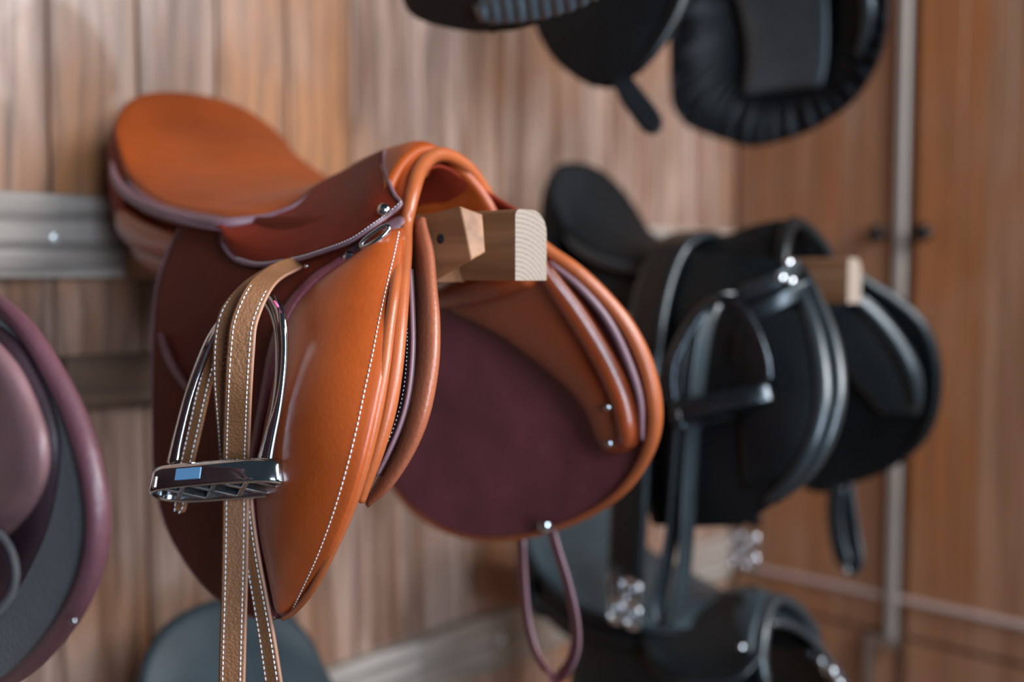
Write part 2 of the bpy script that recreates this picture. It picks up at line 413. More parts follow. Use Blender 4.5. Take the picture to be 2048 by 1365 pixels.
def wardrobe():
    t = thing('wardrobe', 'warm wooden wardrobe with boarded doors at the right-hand end of the room', 'wardrobe', (2.5, .45, 0))
    box('carcass', (2.53, .42, 1.3), (.56, 1.83, 2.6), M_WARD, t)
    def door(y0, y1, z0, z1, ky):
        V = []; n = max(1, round((y1-y0)/.105)); wd = (y1-y0)/n
        V, Fc = join([box_geo((2.235, y0+wd*(k+.5), (z0+z1)/2), (.022, wd-.0012, z1-z0), bev=.0018) for k in range(n)])
        d = mk('door', V, Fc, M_WARD, t, False)
        if ky:
            kz = H+.088; prof = [(2.226, .008), (2.206, .008), (2.200, .014), (2.190, .020), (2.180, .018), (2.175, .008)]
            Vk, Fk = tube_geo([(x, ky, kz) for x, r in prof], [r for x, r in prof], ns=18, n=3); mk('door_knob', Vk, Fk, KNOB, d)
        return d
    for (a, b, ky) in ((.952, 1.335, .975), (.43, .905, .875)):
        door(a, b, H-.785, 2.55, ky); door(a, b, .08, H-.797, None)
    door(-.05, .42, H-.785, 2.55, None); door(-.05, .42, .08, H-.797, None)
    # moulding line across the doors
    box('moulding', (2.219, .65, H-.705), (.012, 1.37, .012), M_MOULD, t, bev=.003)
    box('door_edge_strip', (2.214, .932, H+.18), (.022, .021, 1.94), PALEEDGE, t, bev=.004)
    box('bolt_bracket', (2.20, .937, H-.80), (.03, .055, .025), STEEL, t, bev=.004)
    box('bolt_rod', (2.205, .975, H-.86), (.02, .022, .14), STEEL, t, bev=.004)
M_MOULD = plain('pale_moulding', (.38, .27, .24), .5)
wardrobe()

# ------------------------------------------------------------------ saddle rack arms
def rack(xc, y0, zc, label, group='wooden saddle rack arms'):
    t = thing('saddle_rack', label, 'saddle rack', (xc+.014, 1.32, H+zc), group)
    x0, x1 = xc-.007, xc+.034; z0, z1 = H+zc-.031, H+zc+.031
    ye = y0+.018
    # arm with rounded upper outer edge
    def prof(r=.02):
        pts = [(x0, z0), (x1, z0)]
        for k in range(7):
            a = math.pi/2*k/6; pts.append((x1-r+r*math.cos(a), z1-r+r*math.sin(a)))
        for k in range(4):
            a = math.pi/2*k/3; pts.append((x0+.006-.006*math.sin(a), z1-.006+.006*math.cos(a)))
        return pts
    pr = prof(); n = len(pr)
    def ext(ya, yb, sh=0):
        V = [(x, ya, z) for x, z in pr]+[(x, yb, z) for x, z in pr]
        Fc = [tuple(range(n)), tuple(range(2*n-1, n-1, -1))]+[(i, (i+1) % n, n+(i+1) % n, n+i) for i in range(n)]
        return np.array(V), Fc
    V, Fc = ext(y0+.0006, 1.325); mk('arm', V, Fc, M_BAR, t, False)
    V, Fc = ext(y0, y0+.0005); lab(mk('end_grain', V, Fc, M_END, t, False), 'pale end grain')
    return t
# ------------------------------------------------------------------ shared saddle pieces
SEATROWS = [
 [(-.112, 1.165, .118), (-.107, 1.212, .176), (-.066, 1.242, .221), (0, 1.250, .236)],
 [(-.116, 1.125, .096), (-.090, 1.172, .138), (-.045, 1.200, .172), (0, 1.206, .182)],
 [(-.117, 1.050, .072), (-.085, 1.085, .093), (-.042, 1.105, .108), (0, 1.112, .113)],
 [(-.108, .950, .057), (-.074, .972, .075), (-.036, .985, .084), (0, .990, .087)],
 [(-.092, .870, .056), (-.062, .882, .079), (-.031, .888, .093), (0, .890, .097)],
 [(-.074, .815, .062), (-.052, .820, .090), (-.026, .822, .112), (0, .823, .117)],
 [(-.074, .765, .052), (-.056, .760, .086), (-.029, .757, .112), (0, .756, .122)],
 [(-.078, .712, .046), (-.058, .722, .080), (-.030, .731, .106), (0, .735, .117)],
]
def seatgrid(xc, dz=0, ys=1.0, y0=.74, zs=1.0, ws=1.0, dy=0, yw=0.0):
    G = []
    for r in SEATROWS:
        full = r + [(-a, y, z) for (a, y, z) in r[-2::-1]]
        G.append([(xc+a*ws+yw*(y-.75), .74+(y-.74)*ys+dy, H+dz+.117+(z-.117)*zs) for a, y, z in full])
    return np.array(G)
def narrow_twist(G, xc):
    for i_, sq in ((3, .93), (4, .72), (5, .56), (6, .80), (7, .98)):   # the skirts cover the sides of the twist
        G[i_, :, 0] = xc+(G[i_, :, 0]-xc)*sq
        if i_ in (4, 5): G[i_, :, 2] -= .004
def seat_parts(t, G, xc, dz, seat_m, bind_m, pipe_m, panel_m, back_m, pipe_r=.0022, zs=1.0):
    seat = sheet('seat', G, seat_m, t, thick=.010, nu=6, nv=5)
    # pipings along both rims (fine cord beside the seat, broader bound edge under it)
    rim_n = G[:6, 0]; rim_f = G[:6, -1]
    for rim, s in ((rim_n, -1), (rim_f, 1)):
        tube('seat_piping', rim+np.array([s*.003, 0, .001]), [pipe_r*.7]*6, bind_m, seat, ns=8)
        tube('edge_binding', rim+np.array([s*.0055, 0, -.006]), [.001, .0042, .005, .0042, .003, .0012], pipe_m, t, axis=(0, 0, 1), ratio=1.5, ns=10)
    # cantle back: from the rim down the rear
    rim = cr(G[0], 3); rows = []
    xk = G[0][3][0]
    for k, (sh, yb) in enumerate(((0, 0), (.10, .014), (.45, .022), (.8, .012), (1.0, -.01))):
        rows.append([p*(1-sh)+np.array([xk+(p[0]-xk)*.95, p[1], H+dz+.045])*sh+np.array([0, yb, 0]) for p in rim])
    sheet('cantle_back', np.array(rows), back_m, t, thick=.006, nu=3, nv=1)
    # wool/foam panel: two stacked rolls each side, meeting at the rear
    for s in (-1, 1):
        path = [(.030, 1.232, .105), (.075, 1.225, .085), (.100, 1.185, .060), (.106, 1.110, .040), (.100, 1.010, .026), (.090, .92, .018), (.08, .84, .012)]
        y_rear = G[0][3][1]; f = (y_rear-.756)/(1.25-.756)
        yw_ = (G[0][3][0]-xc)/.5
        pp = np.array([(xc+s*a+yw_*(y-.75), .74+(y-.74)*f, H+dz+.117+(z-.117)*zs) for a, y, z in path])
        tube('panel', pp, [.012, .018, .020, .020, .019, .017, .012], panel_m, t, ns=16)
        tube('panel_gusset', pp+np.array([-s*.010, -.012, -.025]), [.010, .016, .018, .018, .018, .017, .012], panel_m, t, ns=16)
    return seat

# ================================================================== TAN / BROWN JUMPING SADDLE
XC = .675
saddle = thing('saddle', 'tan and dark brown leather jumping saddle with white stitching on the wooden rack arm', 'saddle', (XC, 1.0, H))
G = seatgrid(XC, yw=.078, zs=.965)
for i_, dx_, dz_ in ((0, .020, .014), (1, .026, .026), (2, .024, .022), (3, .006, .006)):   # the far side of the seat stands a little higher
    G[i_, 4:, 0] += np.array([.5, .8, 1])*dx_; G[i_, 4:, 2] += np.array([.4, .8, 1])*dz_
narrow_twist(G, XC)
seat = seat_parts(saddle, G, XC, 0, SEATL, TANROLL, LILAC, RUST, DKRED)
# pommel front facing (bright tan arch between skirt and binding)
def arch_pts(inset=0, back=0):
    px = [(812, 452, .608), (818, 420, .613), (826, 385, .622), (838, 345, .640), (858, 318, .660), (882, 309, .678), (912, 318, .700), (945, 345, .722), (972, 385, .742), (993, 415, .755), (1040, 455, .772)]
    return np.array([P(x, y, X=X) for x, y, X in px])
A0 = arch_pts()
# near side flap surface
nf = polyfit_X([(365, 450, .578), (450, 470, .578), (560, 500, .576), (650, 490, .582), (730, 460, .592), (800, 430, .608),
 (325, 520, .560), (420, 540, .552), (530, 560, .548), (640, 560, .550), (730, 530, .560), (795, 510, .580),
 (308, 650, .545), (400, 660, .530), (500, 670, .525), (610, 670, .521), (710, 650, .527), (785, 640, .548),
 (308, 800, .538), (390, 800, .522), (490, 800, .512), (600, 800, .506), (700, 790, .508), (767, 780, .528),
 (312, 950, .535), (390, 950, .518), (480, 950, .508), (580, 950, .502), (665, 945, .500), (728, 935, .513),
 (345, 1080, .530), (400, 1085, .518), (480, 1090, .508), (560, 1095, .502), (630, 1095, .500), (685, 1080, .506),
 (440, 1195, .522), (510, 1220, .510), (575, 1232, .504), (620, 1200, .503)])
flap_rows = [(372, 440, 800, 432), (340, 500, 797, 500), (316, 575, 791, 570), (309, 660, 783, 650), (308, 760, 772, 750), (309, 860, 754, 850), (313, 960, 727, 945),
             (335, 1050, 694, 1045), (375, 1125, 660, 1110), (425, 1185, 628, 1170), (480, 1222, 598, 1215), (520, 1238, 568, 1237)]
FG = rowgrid(flap_rows, nf, 9, off=.004)
flap = sheet('flap', FG, DKFLAP, saddle, thick=.0045, nu=4, nv=3)
# lilac bound edge down the rear of the flap
edge_px = [(r[0]-1, r[1]) for r in flap_rows]
tube('edge_binding', [P(x, y, X=nf(x, y)+.003) for x, y in edge_px], .0024, LILAC, flap, ns=8)
# tan front facing, padded, on top of the flap
fac_rows = [(762, 466, 789, 460), (715, 510, 784, 510), (640, 565, 775, 575), (588, 625, 763, 650), (562, 700, 752, 720), (547, 780, 738, 790), (532, 860, 723, 865), (520, 930, 704, 940),
            (518, 1010, 678, 1020), (527, 1085, 645, 1100), (542, 1150, 611, 1165), (556, 1205, 583, 1212), (563, 1228, 570, 1226)]
fac_rows = [(a, b, c+17, d) for a, b, c, d in fac_rows]
FAC = rowgrid(fac_rows, nf, 8, off=-.0035)
facing = sheet('flap_facing', FAC, ORANGE, saddle, thick=.005, ev=1.0, puff=.016, nu=4, nv=4)
lab(facing, 'bright tan padded front of the flap')
# dark plum strap line along the facing's rear edge
lp = [(690, 520), (630, 560), (578, 622), (551, 700), (536, 780), (521, 860), (508, 930), (506, 1010), (515, 1090), (529, 1160), (545, 1232)]
g = np.array([[P(x-11, y-3, X=nf(x-11, y)-.0035), P(x-4, y-1, X=nf(x, y)-.006), P(x+4, y, X=nf(x, y)-.0055), P(x+10, y, X=nf(x+10, y)-.003)] for x, y in lp])
lab(sheet('facing_border', g, PLUM, saddle, thick=.003, nu=4, nv=3), 'dark plum border')
# stitching just inside the flap's front edge
st = [(783, 492), (772, 560), (759, 640), (750, 700), (741, 765), (727, 845), (705, 935), (680, 1012), (650, 1085), (614, 1160), (589, 1205), (567, 1226)]
S_ = crg(FAC, 4, 4); n_ = gnorm(S_); R_, K_ = S_.shape[:2]
if n_[R_//2, K_//2].dot(fw) > 0: n_ = -n_
kc = K_-3
stp = []
for i in range(1, R_-1):
    u_ = i/(R_-1); v_ = kc/(K_-1)
    stp.append(S_[i, kc]+n_[i, kc]*(.0025+.016*min(1, 4*u_*(1-u_))**.5*min(1, 4*v_*(1-v_))+.0004))
stitches('stitching', stp, THREAD, facing, raw=True, r=.0006, length=.0030, step=.0042)
stitches('stitching', [P(x, y, X=nf(x, y)-.0045) for x, y in [(512, 1232), (530, 1236), (548, 1236)]], THREAD, facing, r=.0006, length=.0030, step=.0042)
# front edge rolls of the near flap
roll1 = [(806, 470, .600), (797, 520, .586), (788, 590, .560), (778, 660, .547), (768, 740, .533), (753, 830, .522), (732, 920, .514), (706, 1005, .508), (668, 1095, .504), (625, 1178, .502), (590, 1222, .502), (566, 1238, .503)]
tube('front_roll', [P(x, y, X=X-.006) for x, y, X in roll1], [.003, .0042, .0046, .0048, .0048, .0046, .0042, .004, .0036, .003, .0025, .002], TANROLL, saddle, ns=12)
roll2 = [(722, 1004, .514), (735, 960, .517), (756, 900, .522), (778, 820, .530), (791, 740, .540), (799, 660, .552), (805, 580, .570), (810, 510, .590)]
arch_path = np.vstack([[P(x, y, X=X) for x, y, X in roll2], A0])
tube('arch_binding', arch_path, [.0035, .0048, .0055, .006, .006, .006, .006, .006]+[.006, .0062, .0066, .007, .007, .0068, .0066, .0062, .006, .006, .006], TANROLL, saddle, ns=14)
# tan arch facing behind the binding: surface from the seat front lip to binding
fr = cr(G[6], 2); a_in = cr(A0[:10], 2)
k = np.linspace(0, len(a_in)-1, len(fr)).astype(int)
arch_g = np.array([[fr[i]+np.array([0, 0, .0005]), fr[i]*.5+a_in[k[i]]*.5+np.array([0, 0, .003]), a_in[k[i]]] for i in range(len(fr))])
lab(sheet('pommel', arch_g, ORANGE, saddle, thick=.003, nu=2, nv=5), 'bright tan pommel front')
# inside of the arch (gullet lining) going back from the binding
gul = np.array([[p+np.array([0, dy, -.010-dy*.12]) for dy in (0.004, .05, .11, .2, .3)] for p in cr(A0, 2)])
gul[:, :, 0] = XC+(gul[:, :, 0]-XC)*np.repeat([.92, .74, .5, .46, .6], [2, 2, 2, 2, 1])[None, :gul.shape[1]] if gul.shape[1] == 9 else XC+(gul[:, :, 0]-XC)*np.array([.92, .74, .5, .46, .6])
lab(sheet('gullet_lining', gul, DKRED, saddle, thick=.003, nu=1, nv=2), 'dark inside of the pommel arch')
# second inner line on the far inside of the arch
tube('arch_inner_roll', [P(x, y, X=X) for x, y, X in [(846, 350, .672), (868, 328, .69), (895, 332, .706), (925, 352, .722), (952, 382, .738), (975, 415, .752)]], .0035, TANROLL, saddle, ns=10)
# skirt (near side)
sk_top = [(768, 302, .658), (735, 318, .660), (700, 338, .658), (660, 358, .650), (628, 378, .636), (590, 410, .616), (540, 430, .598), (490, 440, .582), (444, 446, .568)]
sk_bot = [(801, 408, .602), (745, 452, .578), (700, 482, .567), (645, 503, .560), (600, 517, .557), (560, 525, .555), (515, 530, .554), (474, 520, .554), (447, 485, .558)]
def skg(top, bot, bulge=.012, n=6):
    G_ = []
    for (a, b) in zip(top, bot):
        line = []
        for k in range(n):
            t = k/(n-1); x = a[0]*(1-t)+b[0]*t; y = a[1]*(1-t)+b[1]*t; X = a[2]*(1-t)+b[2]*t - bulge*math.sin(math.pi*t)
            line.append(P(x, y, X=X))
        G_.append(line)
    return np.array(G_)
# fitted so that it follows the pommel outline (762,305)-(785,385)-(800,408)
SK = skg(sk_top, sk_bot)
for kk, (x, y, X) in enumerate([(768, 302, .658), (770, 330, .640), (774, 352, .625), (782, 375, .613), (791, 393, .607), (801, 408, .602)]): SK[0, kk] = P(x, y, X=X-.002)
skirt = sheet('skirt', SK, DKRED, saddle, thick=.004, nu=4, nv=4)
lab(skirt, 'dark red-brown skirt with lilac edge')
bind = [(768, 302, .657), (769, 330, .638), (774, 352, .622), (782, 375, .610), (791, 393, .604), (801, 409, .599), (775, 432, .590), (745, 453, .576), (700, 483, .565), (645, 504, .558), (600, 518, .555), (560, 526, .553), (515, 531, .552), (474, 521, .552), (450, 495, .555), (444, 470, .560), (446, 457, .562)]
tube('edge_binding', [P(x, y, X=X-.002) for x, y, X in bind], .0021, LILAC, skirt, ns=8)
stitches('stitching', [P(x, y-5, X=X-.005) for x, y, X in bind[5:14]], THREAD, skirt, r=.00035, length=.002, step=.003)
# rear of the skirt: broad lilac bands along the seat edge
for nm, pts_, r in (('edge_binding', [(222, 325, .590), (232, 362, .566), (262, 396, .556), (320, 424, .553), (385, 442, .556), (440, 448, .560), (500, 443, .582), (540, 434, .597), (590, 413, .614), (625, 383, .634)], .0050),
                    ('edge_binding', [(250, 385, .560), (290, 414, .553), (340, 436, .551), (395, 452, .553), (445, 462, .556)], .0044)):
    tube(nm, [P(x, y, X=X-.004) for x, y, X in pts_], [r*.4]+[r]*(len(pts_)-4)+[r*.7, r*.45, r*.15], LILAC, saddle, ns=10, axis=(0, 0, 1), ratio=1.15)
g = np.array([[P(x, y0, X=.560) , P(x, (y0+y1)/2, X=.553), P(x, y1, X=.562)] for x, y0, y1 in [(236, 366, 380), (280, 400, 418), (340, 428, 446), (400, 444, 460), (448, 450, 462)]])
sheet('saddle_side', g, DKRED, saddle, thick=.004, nu=4, nv=3)
# far skirt (back face seen under the arch) mirrored
SKF = SK.copy(); SKF[:, :, 0] = 2*XC-SKF[:, :, 0]
sheet('skirt', SKF, DKRED, saddle, thick=.004, nu=4, nv=4)
# hardware
rivet('rivet', P(767, 420, X=.583), (-1, -.5, .2), .0058, CHROME, skirt, .55)
rivet('rivet', P(767, 420, X=.5815), (-1, -.5, .2), .0026, STEEL, skirt, .5)
rivet('rivet', P(697, 516, X=.566), (-1, -.5, .3), .0062, CHROME, saddle, .5)
rivet('rivet', P(612, 533, X=.548), (-1, -.4, .1), .0016, CHROME, saddle, .5)
# lilac flap under the skirt carrying the dee ring
g = np.array([[P(x, y-h*.55, X=X+.006), P(x, y, X=X), P(x, y+h*.6, X=X+.002)] for x, y, h, X in [(808, 446, 30, .604), (775, 470, 40, .592), (735, 496, 38, .578), (690, 520, 28, .569), (645, 536, 20, .562), (600, 550, 14, .556), (560, 560, 10, .552)]])
lab(sheet('billet_cover', g, LILAC, saddle, thick=.004, nu=4, nv=3), 'lilac brown leather tab')
dee = tube('dee_ring', [P(x, y, X=X) for x, y, X in [(770, 452, .578), (735, 475, .570), (722, 490, .567), (730, 494, .566), (752, 483, .570), (776, 462, .578)]], .0022, CHROME, saddle, closed=True, ns=10)
lab(dee, 'chrome dee ring')
# near panel seen from the front: knee roll under the flap
pr = [(836, 445, .612, 12), (842, 510, .606, 19), (848, 590, .592, 20), (851, 660, .582, 22), (848, 740, .572, 22), (832, 830, .562, 21), (804, 905, .556, 18), (768, 968, .550, 14), (732, 1012, .546, 7)]
pts_ = np.array([P(x, y, X=X) for x, y, X, r in pr]); rad = [r*.9/2100 for *_, r in pr]
V, Fc = tube_geo(pts_+np.array([.012, .012, 0]), rad, ns=18, axis=(.45, .9, 0), ratio=2.6)
lab(mk('panel', V, Fc, PINKROLL, saddle), 'pinkish tan front of the near panel')
# sweat flap between flap and panel
sf = [(818, 540, .585), (822, 620, .570), (823, 700, .558), (816, 780, .548), (800, 845, .540), (775, 905, .532), (752, 950, .528)]
g = np.array([[P(x-14, y, X=X+.004), P(x-3, y, X=X), P(x+5, y, X=X+.002), P(x+4, y, X=X+.03)] for x, y, X in sf])
sw = sheet('sweat_flap', g, DKPLUM, saddle, thick=.003, nu=4, nv=4)
stitches('stitching', [P(x-9, y, X=X-.002) for x, y, X in sf], THREAD, sw, r=.0004, length=.0016, step=.0034)
tube('sweat_flap_edge', [P(x+2, y, X=X-.001) for x, y, X in sf], .0018, LILAC, sw, ns=8)

# ---- far side
ff = polyfit_X([(900, 560, .800), (1000, 480, .780), (1095, 500, .788), (1180, 560, .815), (1250, 640, .838), (1300, 740, .852), (1315, 830, .858), (1280, 930, .862),
 (1200, 1010, .862), (1090, 1060, .862), (950, 1078, .862), (860, 1045, .865), (780, 970, .868), (800, 850, .862), (880, 700, .846), (1000, 640, .838), (1050, 800, .868), (1150, 700, .850), (1000, 950, .872)])
far_rows = [(905, 520, 1088, 500), (870, 560, 1165, 545), (835, 610, 1220, 598), (800, 680, 1266, 665), (775, 760, 1293, 745), (765, 830, 1303, 820), (765, 900, 1290, 890), (778, 960, 1255, 952), (812, 1008, 1205, 1005), (862, 1046, 1140, 1043), (925, 1068, 1070, 1066), (965, 1078, 1015, 1077)]
ffl = sheet('flap', rowgrid(far_rows, ff, 9, off=.004), PLUM, saddle, thick=.005, nu=4, nv=3)
lab(ffl, 'plum underside of the far flap')
op = [(1040, 455, .775), (1098, 503, .790), (1150, 540, .803), (1205, 592, .820), (1255, 655, .835), (1290, 728, .848), (1308, 805, .855), (1306, 870, .858), (1280, 935, .860), (1235, 990, .861), (1170, 1032, .862), (1095, 1062, .862), (1020, 1078, .862), (940, 1076, .863), (870, 1052, .865), (815, 1012, .867), (780, 968, .868)]
tube('edge_roll', [P(x, y, X=X) for x, y, X in op], [.006, .0065, .007, .0075, .008, .0085, .0085, .0075, .006, .005, .004, .0035, .003, .003, .003, .003, .002], TANROLL, saddle, ns=14)
# second line inside the roll (lilac edge of the flap)
ip = [(1100, 525, .790), (1160, 575, .805), (1215, 640, .822), (1255, 720, .838), (1280, 800, .848), (1284, 880, .853)]
tube('edge_binding', [P(x, y, X=X-.008) for x, y, X in ip], [.002, .0035, .004, .004, .0035, .002], LILAC, ffl, ns=8)
# rust coloured front panel with its knee block, seen from inside
pan_rows = [(885, 590, 1085, 528), (905, 618, 1118, 562), (950, 640, 1150, 605), (1005, 668, 1183, 650), (1050, 700, 1213, 700), (1095, 735, 1240, 745), (1140, 775, 1260, 790), (1172, 815, 1272, 830), (1188, 850, 1276, 862), (1200, 885, 1268, 890), (1215, 905, 1248, 906)]
pf = lambda x, y: ff(x, y)-.014
lab(sheet('panel', rowgrid(pan_rows, pf, 8), RUST, saddle, thick=.006, puff=.011, nu=4, nv=4), 'glossy rust knee panel with two rivets')
tube('panel_roll', [P(x, y, X=pf(x, y)-.008) for x, y in [(1075, 520), (1112, 570), (1150, 622), (1190, 685), (1222, 745), (1246, 805), (1256, 860), (1250, 890)]], [.006, .010, .012, .0125, .0125, .012, .011, .007], RUST, saddle, ns=16)
for (x, y) in ((1215, 815), (1218, 887)): rivet('rivet', P(x, y, X=pf(x, y)-.019), (-.9, -.5, .1), .0042, CHROME, saddle, .7)
# upper inner panel lip under the rack arm
tube('panel', [P(x, y, X=X) for x, y, X in [(860, 600, .80), (905, 588, .79), (960, 575, .78), (1010, 560, .775), (1060, 545, .775)]], [.012, .016, .018, .018, .014], RUST, saddle, ns=14)
# keeper loop and rivet at the flap's foot
rivet('rivet', P(1090, 1054, X=.850), (-.8, -.6, 0), .0075, CHROME, saddle, .5)

# ---- loop strap hanging from the far flap
loop = [(1098, 1050, .862, .0), (1112, 1100, .862, 0), (1132, 1165, .864, 0), (1148, 1240, .866, 0), (1148, 1300, .866, 0), (1128, 1345, .866, 0), (1105, 1352, .868, 0), (1072, 1310, .872, 0), (1052, 1240, .874, 0), (1044, 1160, .874, 0), (1040, 1078, .872, 0)]
lp_ = np.array([P(x, y, X=X) for x, y, X, _ in loop])
LT = thing('leather_strap', 'thin plum leather loop strap hanging under the far flap of the tan saddle', 'strap', lp_[0])
V, Fc = tube_geo(lp_, .0021, ns=10, axis=(.35, .93, 0), ratio=4.2, n=6); mk('strap_body', V, Fc, PLUM, LT)
V, Fc = tube_geo(lp_+np.array([-.002, -.0075, 0]), .0021, ns=8); lab(mk('strap_edge', V, Fc, LILAC, LT), 'lighter raw edge')

# ---- rack arm of the tan saddle
R1 = rack(XC, .620, .026, 'wooden saddle rack arm with end block poking out under the tan saddle', None)
bq = [P(828, 437, X=.628), P(861, 567, X=.628), P(943, 521, X=.628), P(920, 411, X=.628)]
d1 = P(966, 428, X=.650)
n__ = np.cross(bq[2]-bq[3], d1-bq[3]); q_ = P(972, 505, d=1)-CAM; c1 = CAM+q_*((bq[3]-CAM).dot(n__)/q_.dot(n__))
a2, b2, c2_, d2 = bq[0]+np.array([.045, 0, 0]), bq[1]+np.array([.045, 0, 0]), c1+np.array([.022, .07, 0]), d1+np.array([.022, .07, 0])
Vb = bq+[c1, d1, a2, b2, c2_, d2]
blk = mk('end_block', Vb, [(0, 1, 2, 3), (3, 2, 4, 5), (5, 4, 8, 9), (0, 3, 5), (0, 5, 9), (0, 9, 6), (2, 1, 4), (4, 1, 8), (8, 1, 7), (0, 6, 7, 1), (6, 9, 8, 7)], M_BAR, R1, False)
bm_ = blk.modifiers.new('bevel', 'BEVEL'); bm_.width = .0018; bm_.segments = 3; bm_.angle_limit = math.radians(25)
V, Fc = disc_geo(P(881, 478, X=.6275), (-1, 0, 0), .0042, .15); lab(mk('screw_hole', V, Fc, HOLE, blk), 'dark screw hole')

# ---- stirrup leather (near side)
def strap_thing():
    W = rt*.0245
    t = thing('stirrup_leather', 'tan stirrup leather with white stitched edges, threaded through the polished stirrup', 'strap', P(560, 560, d=.87))
    def piece(name, pts, wpx, tilt=0, stitch=True, th=.0036, mat=STRAP, edge=True, ea=0):
        c = np.array([P(x, y, d=d) for x, y, d in pts]); cs = cr(c, 6)
        wp = cr(np.array([[w_, 0, 0] for w_ in wpx], float), 6)[:, 0]
        tt = np.gradient(cs, axis=0); tt /= np.linalg.norm(tt, axis=1, keepdims=True)
        nrm = -(fw*math.cos(tilt)+rt*math.sin(tilt))
        L_ = []
        for i in range(len(cs)):
            s = np.cross(tt[i], nrm); s /= np.linalg.norm(s)
            if s.dot(rt) < 0: s = -s
            d = (cs[i]-CAM).dot(fw); hw = wp[i]*d/F/2/math.cos(tilt)
            L_.append(s*hw)
        L_ = np.array(L_)
        Gd = np.stack([cs-L_, cs-L_*.88-nrm*-.0006*0, cs, cs+L_*.88, cs+L_], 1)
        o = sheet(name, Gd, mat, t, thick=th, nu=1, nv=2)
        if stitch:
            for f in (-.76, .76):
                stitches('stitching', cs+L_*f+nrm*(th/2+.0004), THREAD, o, raw=True, r=.0006, length=.0030, step=.0043)
        if edge:
            V, Fc = tube_geo(cs+L_*1.0, th*.46, ns=8, raw=True); lab(mk('cut_edge', V, Fc, STRAPEDGE, o), 'pale cut edge')
        return o
    # main hanging run: comes out below the skirt, folds over the stirrup eye and drops straight down
    piece('strap', [(592, 526, .932), (554, 544, .892), (519, 576, .852), (490, 640, .836), (482, 700, .832), (477, 780, .836), (474, 860, .856), (472, 930, .872), (472, 1000, .874), (471, 1080, .872), (469, 1180, .870), (466, 1280, .868), (463, 1400, .868)],
          [26, 34, 42, 46, 48, 48, 48, 47, 46, 46, 46, 46, 46])
    # the layer behind, buckled end, ending inside the stirrup
    piece('strap', [(560, 530, .935), (506, 566, .890), (468, 610, .862), (450, 660, .857), (444, 740, .857), (447, 820, .866), (452, 900, .884), (456, 960, .888)], [30, 34, 36, 36, 34, 30, 26, 22], tilt=.3)
    # third layer slipping behind to the left
    piece('strap', [(455, 640, .872), (430, 700, .880), (408, 780, .885), (390, 860, .890), (372, 940, .892), (362, 1008, .893), (358, 1022, .893)], [20, 24, 26, 26, 26, 24, 16], tilt=.5, edge=False)
    # tail that swings out to the right at the bottom
    piece('strap', [(490, 960, .880), (496, 1040, .880), (506, 1120, .878), (520, 1200, .876), (534, 1280, .874), (552, 1400, .872)], [22, 24, 28, 30, 32, 34], tilt=.45)
strap_thing()
# ---- strap tips: point on the flap at left
g = np.array([[P(x-4, y, X=nf(x, y)-.004), P(x, y, X=nf(x, y)-.007), P(x+w_, y+4, X=nf(x, y)-.004)] for x, y, w_ in [(323, 668, 1), (327, 690, 7), (334, 715, 12), (346, 740, 14), (364, 765, 14), (384, 790, 12)]])
lab(sheet('strap_keeper', g, PLUMR, saddle, thick=.003, nu=4, nv=3), 'small curled plum leather keeper')

